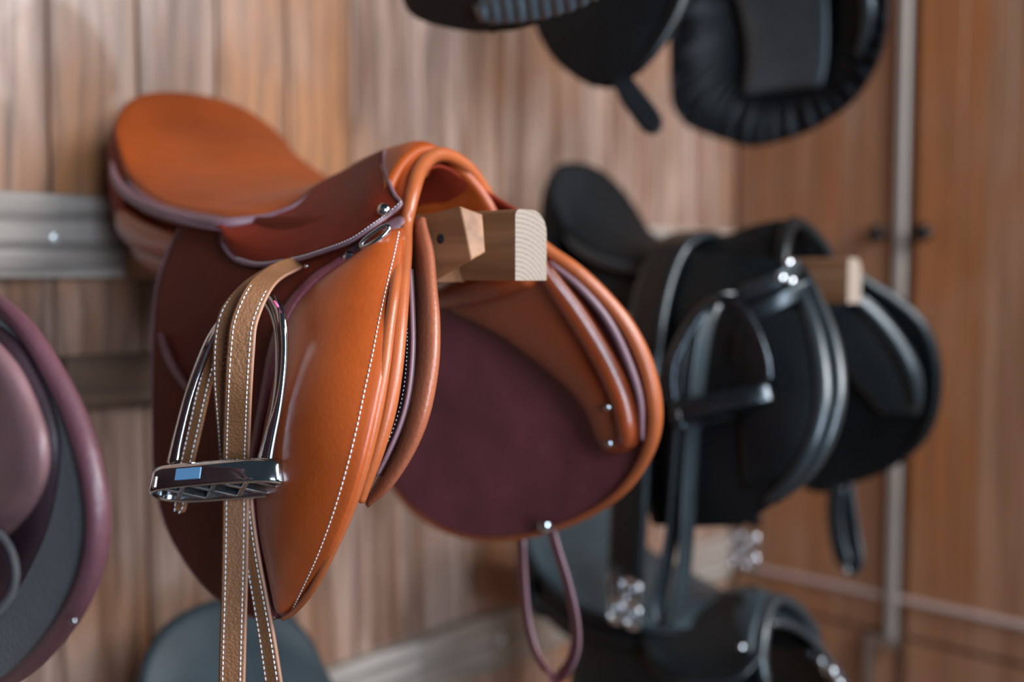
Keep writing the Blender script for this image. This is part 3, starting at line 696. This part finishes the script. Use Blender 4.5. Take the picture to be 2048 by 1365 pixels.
# ---- stirrup iron
def iron(px, name, label, mat, d0, sc=1.0, mats=None):
    t = thing(name, label, 'stirrup', P(px['c'][0], px['c'][1], d=d0))
    L_ = px['left']; R_ = px['right']
    arc = np.array([P(x, y, d=d) for x, y, d in L_+R_[::-1]])
    nrm = len(arc)
    V, Fc = tube_geo(arc, px['r'], ns=14, axis=tuple(fw*.75-rt*.65), ratio=2.1); body = mk('stirrup_arch', V, Fc, mat, t)
    # tread
    a = P(*px['tl'][:2], d=px['tl'][2]); b = P(*px['tr'][:2], d=px['tr'][2])
    u = b-a; Lg = np.linalg.norm(u); u /= Lg
    v0 = np.array([fw[0], fw[1], 0]); v0 -= u*v0.dot(u); v0 /= np.linalg.norm(v0)
    wv = np.cross(u, v0); wv = wv if wv[2] > 0 else -wv
    th = px['tilt']; v = v0*math.cos(th)-wv*math.sin(th); w_ = wv*math.cos(th)+v0*math.sin(th)
    c = (a+b)/2+v*px['dep']/2
    hl = Lg/2; hd = px['dep']/2; hh = px['hh']/2
    # oval ring
    ring = []
    for k in range(48):
        an = 2*math.pi*k/48; ca, sa = math.cos(an), math.sin(an)
        e = .55
        ring.append(c+u*hl*math.copysign(abs(ca)**e, ca)*.985+v*hd*math.copysign(abs(sa)**.75, sa))
    ring = np.array(ring)
    inner = c+(ring-c)*np.array(1.0)
    V = []; Fc = []
    prof = [(1, -.7), (1.0, .6), (.98, 1), (.86, 1), (.84, .8), (.84, -.8), (.88, -1), (.97, -1)]
    for p in ring:
        rel = p-c; ru = rel.dot(u); rv = rel.dot(v)
        for (s, z) in prof:
            uu = ru-(1-s)*math.copysign(min(abs(ru), hl), ru)*.42; vv = rv*s if s == 1 else rv*(1-(1-s)*1.5)
            V.append(c+u*uu+v*vv+w_*hh*z)
    n = len(prof)
    for i in range(48):
        j = (i+1) % 48
        for k in range(n):
            k2 = (k+1) % n; Fc.append((i*n+k, j*n+k, j*n+k2, i*n+k2))
    tread = mk('tread', V, Fc, mat, t)
    # cross ribs on the underside
    parts = []
    for f0, f1 in ((-.8, -.35), (-.35, .1), (.1, -.35), (.1, .55), (.55, .1), (.55, .9), (-.35, -.8)):
        p0 = c+u*hl*f0-v*hd*.85-w_*hh*.35; p1 = c+u*hl*f1+v*hd*.85-w_*hh*.35
        d = p1-p0; l = np.linalg.norm(d); d /= l; s = np.cross(d, w_)
        parts.append(box_geo((p0+p1)/2, (l, .004, hh*1.0), (d, s, w_), .0008))
    V, Fc = join(parts); mk('tread_ribs', V, Fc, STEEL if mat is CHROME else mat, tread, False)
    # rubber pad inlay on top
    box('rubber_pad', c+w_*hh*.5, (hl*1.62, hd*1.35, hh*.6), RUBBER, tread, (u, v, w_), .002)
    return t, tread, (c, u, v, w_, hl, hd, hh)
it, itread, fr_ = iron({'c': (420, 950), 'left': [(346, 928, .862), (358, 870, .864), (376, 800, .866), (398, 735, .868), (424, 675, .868), (455, 632, .872), (482, 604, .876), (508, 592, .876)],
      'right': [(530, 922, .842), (539, 880, .843), (552, 820, .845), (560, 760, .847), (563, 700, .850), (560, 650, .852), (549, 616, .862), (530, 597, .872)],
      'r': [.0042, .0036, .0034, .0034, .0034, .0036, .0040, .0042, .0042, .0042, .0044, .0042, .0036, .0036, .0042, .0050],
      'tl': (276, 956, .846), 'tr': (560, 934, .820), 'dep': .046, 'hh': .0195, 'tilt': math.radians(30)},
      'stirrup_iron', 'polished steel stirrup hanging in front of the tan saddle flap', CHROME, .85)
c_, u_, v_, w_, hl_, hd_, hh_ = fr_
lab(box('label_plate', c_-u_*hl_*.28-v_*(hd_+.0003), (.022, .0012, hh_*1.0), BLUE, itread, (u_, v_, w_), .0004), 'small blue label')
lab(tube('pink_mark', [P(548, 603, d=.849), P(556, 614, d=.847)], .0012, PINK, it, n=2, ns=8), 'small pink mark')

# ================================================================== OTHER SADDLES
def local_skirts(t, xc, dz, ys, mat, edge, zs=1.0, ws=1.0):
    for s in (-1, 1):
        g_ = SK.copy(); a = (g_[:, :, 0]-XC)*ws*(1 if s < 0 else -1)
        g_[:, :, 0] = xc+a; g_[:, :, 1] = .74+(g_[:, :, 1]-.74)*ys
        g_[:, :, 2] = H+dz+.117+(g_[:, :, 2]-H-.117)*zs
        k = sheet('skirt', g_, mat, t, thick=.005, nu=3, nv=3)
        tube('edge_binding', g_[:, -1], .003, edge, k, ns=8)
def pommel_roll(t, xc, dz, mat, ys=1.0, extra=None, r=.0085, w=1.0):
    pts = [(-.078*w, .700, .030), (-.074*w, .708, .055), (-.058*w, .715, .085), (-.030*w, .724, .108), (0, .728, .118), (.030*w, .724, .108), (.058*w, .715, .085), (.074*w, .708, .055), (.078*w, .700, .030)]
    p = np.array([(xc+a, y, H+dz+z) for a, y, z in pts])
    tube('arch_binding', p, r, mat, t, ns=14)
    lin = np.array([[q+np.array([0, dy, -.004-dy*.1]) for dy in (0, .06, .14, .26)] for q in cr(p, 2)])
    sheet('gullet_lining', lin, SUEDE, t, thick=.006, nu=1, nv=2)
def side_flaps(t, near, far, flm, rollm, innm, fit_near=None, fit_far=None, th=.006, ncol=8):
    out = []
    if near is not None:
        f = sheet('flap', rowgrid(near, fit_near, ncol), flm, t, thick=th, nu=4, nv=3); out.append(f)
    if far is not None:
        f = sheet('flap', rowgrid(far, fit_far, ncol), innm, t, thick=th, nu=4, nv=3); out.append(f)
    return out

# ---- black saddle in the middle row
XB = 1.37
bs = thing('saddle', 'black leather saddle with a girth laid over its seat, right of the tan saddle', 'saddle', (XB, .95, H))
GB = seatgrid(XB, dz=-.048, ys=.80, ws=.98, yw=.05)
narrow_twist(GB, XB); seat_parts(bs, GB, XB, -.048, SUEDE, BLACKR, BLACKR, BLACK, SUEDE)
local_skirts(bs, XB, -.048, .80, SUEDE, BLACKR)
pommel_roll(bs, XB, -.045, BLACK, r=.010)
bn = polyfit_X([(1300, 500, 1.265), (1450, 500, 1.27), (1600, 540, 1.29), (1290, 600, 1.245), (1450, 620, 1.235), (1635, 620, 1.265), (1260, 750, 1.215), (1450, 750, 1.20), (1672, 740, 1.225),
                (1270, 900, 1.20), (1450, 900, 1.185), (1650, 890, 1.20), (1320, 1045, 1.195), (1490, 1045, 1.185), (1560, 1000, 1.19)])
near = [(1310, 500, 1606, 528), (1280, 560, 1622, 570), (1262, 640, 1648, 632), (1252, 730, 1668, 700), (1252, 820, 1674, 770), (1262, 900, 1664, 850), (1280, 970, 1636, 922), (1298, 1020, 1580, 982), (1306, 1047, 1500, 1040), (1320, 1052, 1478, 1052)]
bf = sheet('flap', rowgrid(near, bn, 9), BLACK, bs, thick=.006, nu=4, nv=3)
sheet('knee_pad', rowgrid([(1480, 640, 1605, 620), (1470, 700, 1630, 680), (1475, 780, 1642, 760), (1480, 850, 1636, 830), (1485, 920, 1605, 900), (1490, 980, 1560, 960)], bn, 6, off=-.006), BLACK, bs, thick=.005, puff=.008, nu=4, nv=4)
tube('front_roll', [P(x, y, X=bn(x, y)-.006) for x, y in [(1592, 560), (1612, 610), (1632, 680), (1644, 760), (1641, 830), (1618, 900), (1580, 960), (1530, 1005)]], [.005, .009, .012, .013, .013, .012, .009, .005], BLACKR, bs, ns=14)
tube('front_roll', [P(x, y, X=bn(x, y)-.002) for x, y in [(1612, 545), (1634, 600), (1660, 670), (1674, 745), (1672, 815), (1652, 885), (1612, 950), (1550, 1005)]], [.005, .008, .010, .011, .011, .010, .008, .004], BLACKR, bs, ns=14)
bfar = polyfit_X([(1640, 540, 1.46), (1712, 560, 1.49), (1785, 598, 1.52), (1862, 690, 1.555), (1868, 780, 1.57), (1840, 884, 1.575), (1768, 939, 1.575), (1650, 983, 1.575), (1600, 900, 1.57), (1620, 700, 1.53), (1740, 750, 1.56)])
far = [(1610, 560, 1712, 560), (1600, 610, 1790, 602), (1590, 665, 1838, 645), (1585, 730, 1864, 700), (1580, 800, 1871, 765), (1580, 860, 1862, 835), (1585, 910, 1830, 893), (1595, 950, 1770, 938), (1610, 975, 1710, 965), (1630, 984, 1670, 982)]
sheet('flap', rowgrid(far, bfar, 8), BLACK, bs, thick=.008, nu=4, nv=3)
tube('edge_roll', [P(x, y, X=bfar(x, y)-.003) for x, y in [(1690, 535), (1740, 570), (1790, 603), (1838, 648), (1864, 705), (1870, 768), (1861, 835), (1829, 892), (1768, 937), (1700, 966)]], [.006, .009, .010, .011, .011, .011, .010, .008, .006, .004], BLACK, bs, ns=14)
sheet('panel', rowgrid([(1620, 620, 1725, 590), (1625, 660, 1770, 630), (1650, 700, 1805, 680), (1690, 740, 1830, 735), (1730, 790, 1842, 790), (1765, 830, 1838, 828)], lambda x, y: bfar(x, y)-.016, 7), BLACKR, bs, thick=.006, puff=.018, nu=4, nv=4)
tube('panel_roll', [P(x, y, X=bfar(x, y)-.034) for x, y in [(1700, 588), (1748, 630), (1794, 688), (1826, 752), (1836, 812)]], [.006, .011, .013, .013, .007], BLACKR, bs, ns=16)  # roll added in the lighter black to draw the panel's sheen streak
for (x, y) in ((1577, 525), (1563, 556), (1582, 562), (1553, 599)):
    rivet('rivet', P(x, y, X=1.236), (-.7, -.7, .35), .0062, STUD, bs, .7)
for pts_ in ([(1480, 590, 1.24), (1530, 572, 1.245), (1575, 548, 1.262), (1600, 532, 1.285)], [(1490, 635, 1.235), (1540, 612, 1.24), (1590, 588, 1.262), (1618, 575, 1.285)]):
    c = np.array([P(x, y, X=X-.012) for x, y, X in pts_])
    sheet('point_strap', ribbon_grid(c, np.array([0, 0, .020])), BLACKR, bs, thick=.004, nu=4, nv=2)
rack(XB, .645, -.008, 'wooden saddle rack arm under the black saddle with the girth', None)

# loop strap under its far flap
L0 = [(1672, 972, 1.57), (1668, 1030, 1.57), (1676, 1090, 1.57), (1692, 1130, 1.57), (1710, 1122, 1.57), (1704, 1070, 1.575), (1696, 1010, 1.575), (1690, 965, 1.575)]
lt = thing('leather_strap', 'short black strap loop hanging under the far flap of the black saddle', 'strap', P(1680, 972, X=1.57))
tube('strap_body', [P(x, y, X=X) for x, y, X in L0], .0055, BLACKR, lt, ns=10, axis=(.3, .95, 0), ratio=3.3, n=6)

# girth
def buckle(t, c, u, s, sc=1.0):
    """roller buckle: frame and tongue; u across, s down"""
    w2, h2 = .011*sc, .014*sc
    fr = [c-u*w2-s*h2, c+u*w2-s*h2, c+u*w2+s*h2, c-u*w2+s*h2]
    b = tube('buckle', fr, .0034*sc, STUD, t, closed=True, ns=8, n=4)
    tube('tongue', [c-s*h2, c+s*h2*.2-np.array([.003, .002, 0]), c+s*h2*1.05], .0026*sc, STUD, b, ns=8, n=2)
gt = thing('girth', 'black girth draped over the seat of the black saddle, chrome buckles at both ends', 'girth', P(1370, 470, X=1.36))
gp = [(1490, 1045, 1.50), (1486, 960, 1.50), (1478, 800, 1.48), (1462, 640, 1.45), (1440, 540, 1.425), (1410, 478, 1.38), (1378, 472, 1.312), (1342, 497, 1.262), (1316, 550, 1.236), (1298, 620, 1.214), (1285, 710, 1.192), (1272, 820, 1.180), (1262, 940, 1.175), (1256, 1060, 1.17), (1252, 1150, 1.168)]
gc = np.array([P(x, y, X=X) for x, y, X in gp])
gw = np.array([np.array([.12, 1, 0])*.055 for _ in gc])
gb = sheet('girth_body', ribbon_grid(gc, gw), BLACK, gt, thick=.012, nu=5, nv=2)
tube('edge_roll', gc[4:]-gw[4:]*.5, .0062, BLACKR, gb, ns=10)
tube('edge_roll', gc[4:]+gw[4:]*.5, .0062, BLACKR, gb, ns=10)
for base, xs in (((1252, 1196, 1.168), (-.016, .016)),):
    for q in xs:
        for dz_ in (0, -.034):
            buckle(gt, P(*base[:2], X=base[2])+np.array([q*.12-.004, q, dz_+.012]), np.array([.12, 1, 0]), np.array([0, 0, -1.]), .95)
for q in (-.014, .014):
    for dz_ in (0, -.034):
        buckle(gt, P(1488, 1085, X=1.50)+np.array([q*.12, q, dz_+.004]), np.array([.12, 1, 0]), np.array([0, 0, -1.]), .9)
for q in (-.016, .016):
    tb = P(1252, 1150, X=1.168)+np.array([0, q, 0])
    sheet('buckle_tab', ribbon_grid([tb+np.array([-.003, 0, .01]), tb+np.array([-.004, 0, -.02]), tb+np.array([-.003, 0, -.045])], np.array([.12, 1, 0])*.018), BLACKR, gt, thick=.003, nu=3, nv=2)

# its stirrup and leather
def black_leather():
    t = thing('stirrup_leather', 'black stirrup leather with a long loop hanging below the dark stirrup', 'strap', P(1450, 592, X=1.18))
    def pc(pts, wd, r=0):
        c = np.array([P(x, y, d=d) for x, y, d in pts]); W_ = (rt*.9+fw*.3)
        return sheet('strap', ribbon_grid(c, np.array([W_*q for q in wd])), BLACKR, t, thick=.005, nu=6, nv=2)
    pc([(1465, 585, 1.395), (1438, 600, 1.385), (1415, 645, 1.375), (1402, 710, 1.372), (1392, 790, 1.375), (1384, 870, 1.385), (1378, 960, 1.39), (1374, 1060, 1.39), (1368, 1140, 1.39), (1360, 1210, 1.39), (1338, 1248, 1.392)], [.018]+[.020]*9+[.016])
    pc([(1450, 590, 1.41), (1412, 620, 1.402), (1385, 680, 1.395), (1372, 760, 1.395), (1364, 860, 1.40), (1356, 960, 1.405), (1346, 1060, 1.41), (1330, 1140, 1.41), (1318, 1205, 1.41), (1325, 1245, 1.405), (1342, 1250, 1.396)], [.018]+[.019]*9+[.016])
black_leather()
iron({'c': (1430, 800), 'left': [(1341, 805, 1.36), (1337, 765, 1.36), (1342, 725, 1.362), (1358, 690, 1.365), (1378, 655, 1.368), (1402, 622, 1.37), (1428, 603, 1.368)],
      'right': [(1530, 762, 1.315), (1526, 725, 1.318), (1516, 690, 1.325), (1501, 655, 1.335), (1482, 626, 1.345), (1455, 604, 1.358)],
      'r': [.0055, .0052, .005, .005, .005, .0052, .0055, .0055, .0052, .005, .005, .0052, .0055],
      'tl': (1332, 828, 1.36), 'tr': (1543, 778, 1.315), 'dep': .045, 'hh': .026, 'tilt': math.radians(28)},
      'stirrup_iron', 'dark metal stirrup hanging against the black saddle flap', DARKM, 1.36)

# ---- lower right black saddle
XL = 1.33
ls = thing('saddle', 'black saddle with a slate-grey seat, low at the bottom right below the girth buckles', 'saddle', (XL, .95, H-.6))
GL = seatgrid(XL, dz=-.580, ys=.76, zs=.72, ws=1.12)
narrow_twist(GL, XL); seat_parts(ls, GL, XL, -.580, TEAL, BLACKR, BLACK, BLACK, BLACK, zs=.8)
local_skirts(ls, XL, -.575, .76, BLACK, BLACKR, ws=1.05)
pommel_roll(ls, XL, -.580, BLACKR, r=.009)
rivet('rivet', P(1483, 1296, X=1.245), (-.9, -.6, .3), .005, CHROME, ls, .6)
rack(XL, .90, -.55, 'wooden saddle rack arm low at the bottom right under a black saddle', None)
def mirror_flaps(t, xc, dz, matn, far_m, rollm, ys=1.0, far_grid=None, roll=True, thick=.006):
    """flap pair built from one flap shape, mirrored about the saddle's middle"""
    g0 = FG.copy()
    for s in (-1, 1):
        g_ = g0.copy(); g_[:, :, 0] = xc+(g0[:, :, 0]-XC)*(1 if s < 0 else -1)
        g_[:, :, 1] = .74+(g0[:, :, 1]-.74)*ys; g_[:, :, 2] = g0[:, :, 2]+dz
        f = sheet('flap', g_, matn if s < 0 else far_m, t, thick=thick, nu=3, nv=3)
        if roll: tube('front_roll', g_[:, -1], .006, rollm, f, ns=10)
mirror_flaps(ls, XL, -.60, BLACK, BLACK, BLACKR, ys=.9)
# girth slung across its front: chrome buckles at the frame's foot
g2 = thing('girth', 'black girth lying over the pommel of the lower right saddle, bright buckles', 'girth', P(1600, 1330, X=1.42))
c = np.array([P(x, y, X=X) for x, y, X in [(1478, 1228, 1.30), (1520, 1222, 1.335), (1565, 1240, 1.375), (1610, 1285, 1.40), (1650, 1345, 1.415), (1670, 1400, 1.42)]])-np.array([0, .012, -.006])
gb2 = sheet('girth_body', ribbon_grid(c, np.array([.02, .055, .03])), BLACKR, g2, thick=.009, nu=5, nv=2)
for (x, y) in ((1642, 1326), (1666, 1348), (1680, 1372)):
    buckle(g2, P(x, y, X=1.40), np.array([.6, .7, .3])/.97, np.array([.4, -.1, -.9]), .9)

# ---- lower left slate saddle (only its cantle rises into the picture)
XS = .705
sl = thing('saddle', 'slate-blue saddle cantle rising at the bottom edge, below the tan saddle', 'saddle', (XS, .95, H-.64))
GS = seatgrid(XS, dz=-.655, ys=.87, ws=1.08, zs=.98)
narrow_twist(GS, XS); seat_parts(sl, GS, XS, -.655, TEAL, BLACK, BLACK, BLACK, BLACK)
local_skirts(sl, XS, -.655, .87, BLACK, BLACKR)
pommel_roll(sl, XS, -.65, BLACKR)
mirror_flaps(sl, XS, -.65, BLACK, BLACK, BLACKR, ys=.9)
rack(XS, .66, -.60, 'wooden saddle rack arm low under the slate-blue saddle', None)

# ---- upper right saddle in a gathered cover
us = thing('saddle', 'black saddle in a gathered cover, high at the top right', 'saddle', (XB, .95, H+.6))
GU = seatgrid(XB, dz=.60, ys=.88)
narrow_twist(GU, XB); seat_parts(us, GU, XB, .60, BLACK, BLACKR, BLACK, BLACK, BLACK)
local_skirts(us, XB, .60, .88, BLACK, BLACKR)
pommel_roll(us, XB, .60, BLACKR)
un = polyfit_X([(1075, -60, 1.22), (1200, -60, 1.21), (1400, -60, 1.24), (1075, 60, 1.18), (1200, 60, 1.17), (1340, 60, 1.19), (1110, 130, 1.17), (1200, 172, 1.17), (1300, 130, 1.18), (1080, -250, 1.27), (1450, -250, 1.29)])
nrow = [(1090, -260, 1440, -260), (1068, -180, 1425, -180), (1058, -100, 1400, -90), (1058, -30, 1372, -15), (1070, 40, 1345, 45), (1092, 92, 1318, 92), (1120, 128, 1290, 128), (1155, 155, 1262, 155), (1185, 172, 1235, 173)]
sheet('flap', rowgrid(nrow, un, 8), SUEDE, us, thick=.008, nu=4, nv=3)
tube('front_roll', [P(x, y, X=un(x, y)-.004) for x, y in [(1440, -260), (1420, -170), (1396, -90), (1368, -15), (1344, 45), (1312, 98), (1275, 145)]], [.006, .009, .010, .010, .009, .007, .004], BLACK, us, ns=12)
uf = polyfit_X([(1345, 0, 1.50), (1345, 150, 1.53), (1400, 262, 1.56), (1500, 290, 1.575), (1600, 270, 1.575), (1700, 205, 1.57), (1765, 100, 1.555), (1775, 0, 1.54), (1550, 100, 1.60), (1560, -250, 1.49), (1400, -250, 1.47), (1700, -200, 1.50), (1650, 0, 1.58)])
def covered_flap():
    bot = [(1340, 170), (1346, 215), (1372, 250), (1410, 268), (1450, 282), (1500, 294), (1550, 286), (1605, 268), (1655, 240), (1700, 206), (1738, 155), (1762, 100), (1775, 30), (1770, -60), (1745, -140), (1690, -220), (1600, -260), (1480, -270), (1400, -230), (1355, -150), (1342, -50), (1338, 60)]
    b = cr(np.array([(x, y, 0) for x, y in bot], float), 6, closed=True); n = len(b)
    cx, cy = 1550, 20
    rings = [1.0, .985, .95, .88, .80, .70, .5, .25, .02]; V = []; Fc = []
    for ri, s in enumerate(rings):
        for i in range(n):
            x = cx+(b[i][0]-cx)*s; y = cy+(b[i][1]-cy)*s
            amp = {1: .3, 2: 1, 3: 1, 4: .6, 5: .15}.get(ri, 0)
            gather = .0075*amp*math.sin(i*1.55+.9*math.sin(i*.37))
            X = uf(x, y)-.012*math.sin(math.pi*min(1, (1-s)*2.2))+gather
            V.append(P(x, y, X=X))
    m = len(rings)
    for r in range(m-1):
        for i in range(n):
            j = (i+1) % n; Fc.append((r*n+i, r*n+j, (r+1)*n+j, (r+1)*n+i))
    Fc.append(tuple((m-1)*n+i for i in range(n)))
    # back side of the cover
    o = len(V)
    for r, (s, d) in enumerate(((.99, .012), (.9, .022), (.5, .028), (.02, .03))):
        for i in range(n):
            x = cx+(b[i][0]-cx)*s; y = cy+(b[i][1]-cy)*s; V.append(P(x, y, X=uf(x, y))+np.array([d, 0, 0]))
    for i in range(n):
        j = (i+1) % n; Fc.append((i, o+i, o+j, j))
        for r in range(3): Fc.append((o+r*n+i, o+(r+1)*n+i, o+(r+1)*n+j, o+r*n+j))
    Fc.append(tuple(o+3*n+i for i in range(n-1, -1, -1)))
    return mk('flap_cover', V, Fc, BLKFAB, us)
lab(covered_flap(), 'black flap cover with gathered edge')
lab(sheet('panel', rowgrid([(1430, -160, 1640, -160), (1450, -80, 1650, -90), (1475, 0, 1652, -10), (1490, 60, 1654, 60), (1495, 120, 1652, 118), (1490, 178, 1645, 160), (1492, 190, 1640, 172)], lambda x, y: uf(x, y)-.020, 7), GLOSSP, us, thick=.006, puff=.010, nu=4, nv=4), 'smooth black panel with gloss put into its colour')
tube('edge_roll', [P(x, y, X=uf(x, y)-.014) for x, y in [(1690, -150), (1722, -80), (1738, 0), (1734, 60), (1715, 115)]], [.006, .010, .012, .010, .005], BLACKR, us, ns=12)
ut = thing('leather_strap', 'black strap end dangling below the upper right saddle', 'strap', P(1255, 170, X=1.165))
sheet('strap_body', ribbon_grid([P(x, y, X=1.165-(y-150)*.0001) for x, y in [(1238, 150), (1262, 190), (1288, 225), (1305, 250), (1313, 264)]], [rt*q+up*q*.6 for q in (.018, .024, .025, .022, .010)]), BLKFAB, ut, thick=.005, nu=5, nv=3)
rack(XB, .66, .66, 'wooden saddle rack arm under the covered saddle at the top right', None)

# ---- upper middle saddle: bottom of its far flap
um = thing('saddle', 'black saddle at the top edge, only its pleated flap bottom in view', 'saddle', (XC, .95, H+.66))
GM = seatgrid(XC, dz=.655, ys=.9)
narrow_twist(GM, XC); seat_parts(um, GM, XC, .655, BLACK, BLACKR, BLACK, BLACK, BLACK)
local_skirts(um, XC, .655, .9, BLACK, BLACKR); pommel_roll(um, XC, .655, BLACKR)
mf = lambda x, y: .865-max(0, (-y+40))*.00016
mrow = [(930, -380, 1130, -400), (860, -300, 1200, -320), (815, -200, 1240, -240), (800, -110, 1250, -150), (803, -40, 1235, -70), (812, 5, 1200, -15), (830, 30, 1165, 12), (860, 46, 1120, 30), (905, 57, 1070, 48), (950, 64, 1020, 60)]
gm = rowgrid(mrow, mf, 9); sheet('flap', gm, BLKFAB, um, thick=.008, nu=4, nv=3)
gmm = gm.copy(); gmm[:, :, 0] = 2*XC-gmm[:, :, 0]; sheet('flap', gmm, BLKFAB, um, thick=.008, nu=4, nv=3)
# pleated satin lining inside the far flap
pl = []
for x0, yt, yb in [(945, 8, 42), (965, -40, 46), (990, -60, 45), (1015, -70, 44), (1040, -80, 40), (1065, -85, 36), (1090, -85, 29), (1115, -85, 22), (1140, -80, 12), (1165, -70, 0), (1185, -60, -10)]:
    pl.append((x0, yt, yb))
g = []
for i, (x0, yt, yb) in enumerate(pl):
    for h in (0, 1):
        xx = x0+h*12
        g.append([P(xx+(4)*k, yt+(yb-yt)*k/4, X=mf(xx, yb)-.012-(.004 if h else 0)-.006*math.sin(k*.8)) for k in range(5)])
lab(sheet('flap_lining', np.array(g), SATIN, um, thick=.003, nu=3, nv=3), 'slate blue pleated lining')
rack(XC, .66, .70, 'wooden saddle rack arm above the picture edge, over the tan saddle', None)

# ---- plum saddle at the left edge: inside of its far flap
XP = .14
ps = thing('saddle', 'plum-brown saddle at the left edge, grey lined inside of its curved flap showing', 'saddle', (XP, .95, H))
GP = seatgrid(XP, dz=-.02, ys=.95); narrow_twist(GP, XP); seat_parts(ps, GP, XP, -.02, DKPLUM, PLUMR, PLUMR, PLUMB, DKPLUM)
local_skirts(ps, XP, -.02, .95, DKPLUM, PLUMR); pommel_roll(ps, XP, -.02, PLUMR)
rack(XP, .70, .02, 'wooden saddle rack arm beyond the left edge', None)
pfx = lambda x, y: .305-max(0, 800-y)*.00006
prow = [(-150, 560, -40, 575), (-160, 600, 10, 612), (-170, 650, 58, 662), (-175, 730, 112, 740), (-180, 820, 158, 832), (-180, 920, 190, 935), (-180, 1020, 206, 1030), (-175, 1110, 200, 1115), (-170, 1190, 174, 1195), (-160, 1270, 128, 1272), (-140, 1345, 65, 1340), (-110, 1400, -10, 1392)]
sheet('flap', rowgrid(prow, pfx, 9, off=.012), DKPLUM, ps, thick=.006, nu=4, nv=3)
gmn = rowgrid(prow, pfx, 9, off=.012); gmn[:, :, 0] = 2*XP-gmn[:, :, 0]; sheet('flap', gmn, DKPLUM, ps, thick=.006, nu=4, nv=3)
tube('edge_roll', [P(x, y, X=pfx(x, y)) for x, y in [(-60, 565), (-5, 605), (48, 655), (100, 732), (148, 828), (181, 932), (196, 1028), (190, 1112), (164, 1190), (118, 1266), (56, 1333), (-20, 1385)]], [.005, .0062, .0068, .0072, .0078, .008, .008, .008, .0078, .0072, .0065, .005], PLUMR, ps, ns=16)
band = [(0, 640, 20, 640), (20, 672, 58, 690), (50, 730, 98, 755), (80, 800, 132, 835), (95, 880, 158, 925), (95, 960, 170, 1020), (78, 1050, 166, 1110), (40, 1140, 142, 1190), (0, 1220, 100, 1265), (-50, 1290, 45, 1330), (-90, 1350, -10, 1375)]
lab(sheet('grey_lining', rowgrid(band, pfx, 6, off=-.001), GREYS, ps, thick=.006, puff=.004, nu=4, nv=3), 'grey suede lining band')
ib = [(-30, 655, -5, 655), (-8, 672, 30, 690), (18, 725, 64, 745), (50, 790, 95, 810), (70, 870, 113, 890), (66, 960, 108, 975), (38, 1045, 88, 1060), (0, 1120, 52, 1140), (-50, 1190, 12, 1210)]
sheet('inner_roll', rowgrid(ib, pfx, 5, off=-.010), DKPLUM, ps, thick=.006, puff=.006, nu=4, nv=3)
kb = [(-120, 660, -30, 670), (-140, 720, 20, 730), (-150, 790, 58, 800), (-150, 870, 84, 880), (-150, 950, 84, 955), (-140, 1020, 56, 1020), (-120, 1075, 10, 1072), (-90, 1100, -30, 1098)]
lab(sheet('knee_block', rowgrid(kb, pfx, 7, off=-.022), PLUMB, ps, thick=.008, puff=.010, nu=4, nv=4), 'mauve leather knee block')
fb = [(-120, 1040, -20, 1045), (-130, 1080, 12, 1085), (-130, 1130, 30, 1130), (-130, 1180, 26, 1180), (-120, 1225, -2, 1222), (-110, 1250, -40, 1250)]
sheet('lower_block', rowgrid(fb, pfx, 6, off=-.034), DKPLUM, ps, thick=.006, puff=.006, nu=4, nv=4)
tube('lower_block_edge', [P(x, y, X=pfx(x, y)-.036) for x, y in [(-30, 1042), (12, 1083), (31, 1130), (27, 1180), (-4, 1224), (-40, 1250)]], .0022, GREYS, ps, ns=8)
rivet('rivet', P(146, 1243, X=.293), (-.9, -.5, .1), .0022, CHROME, ps, .5)
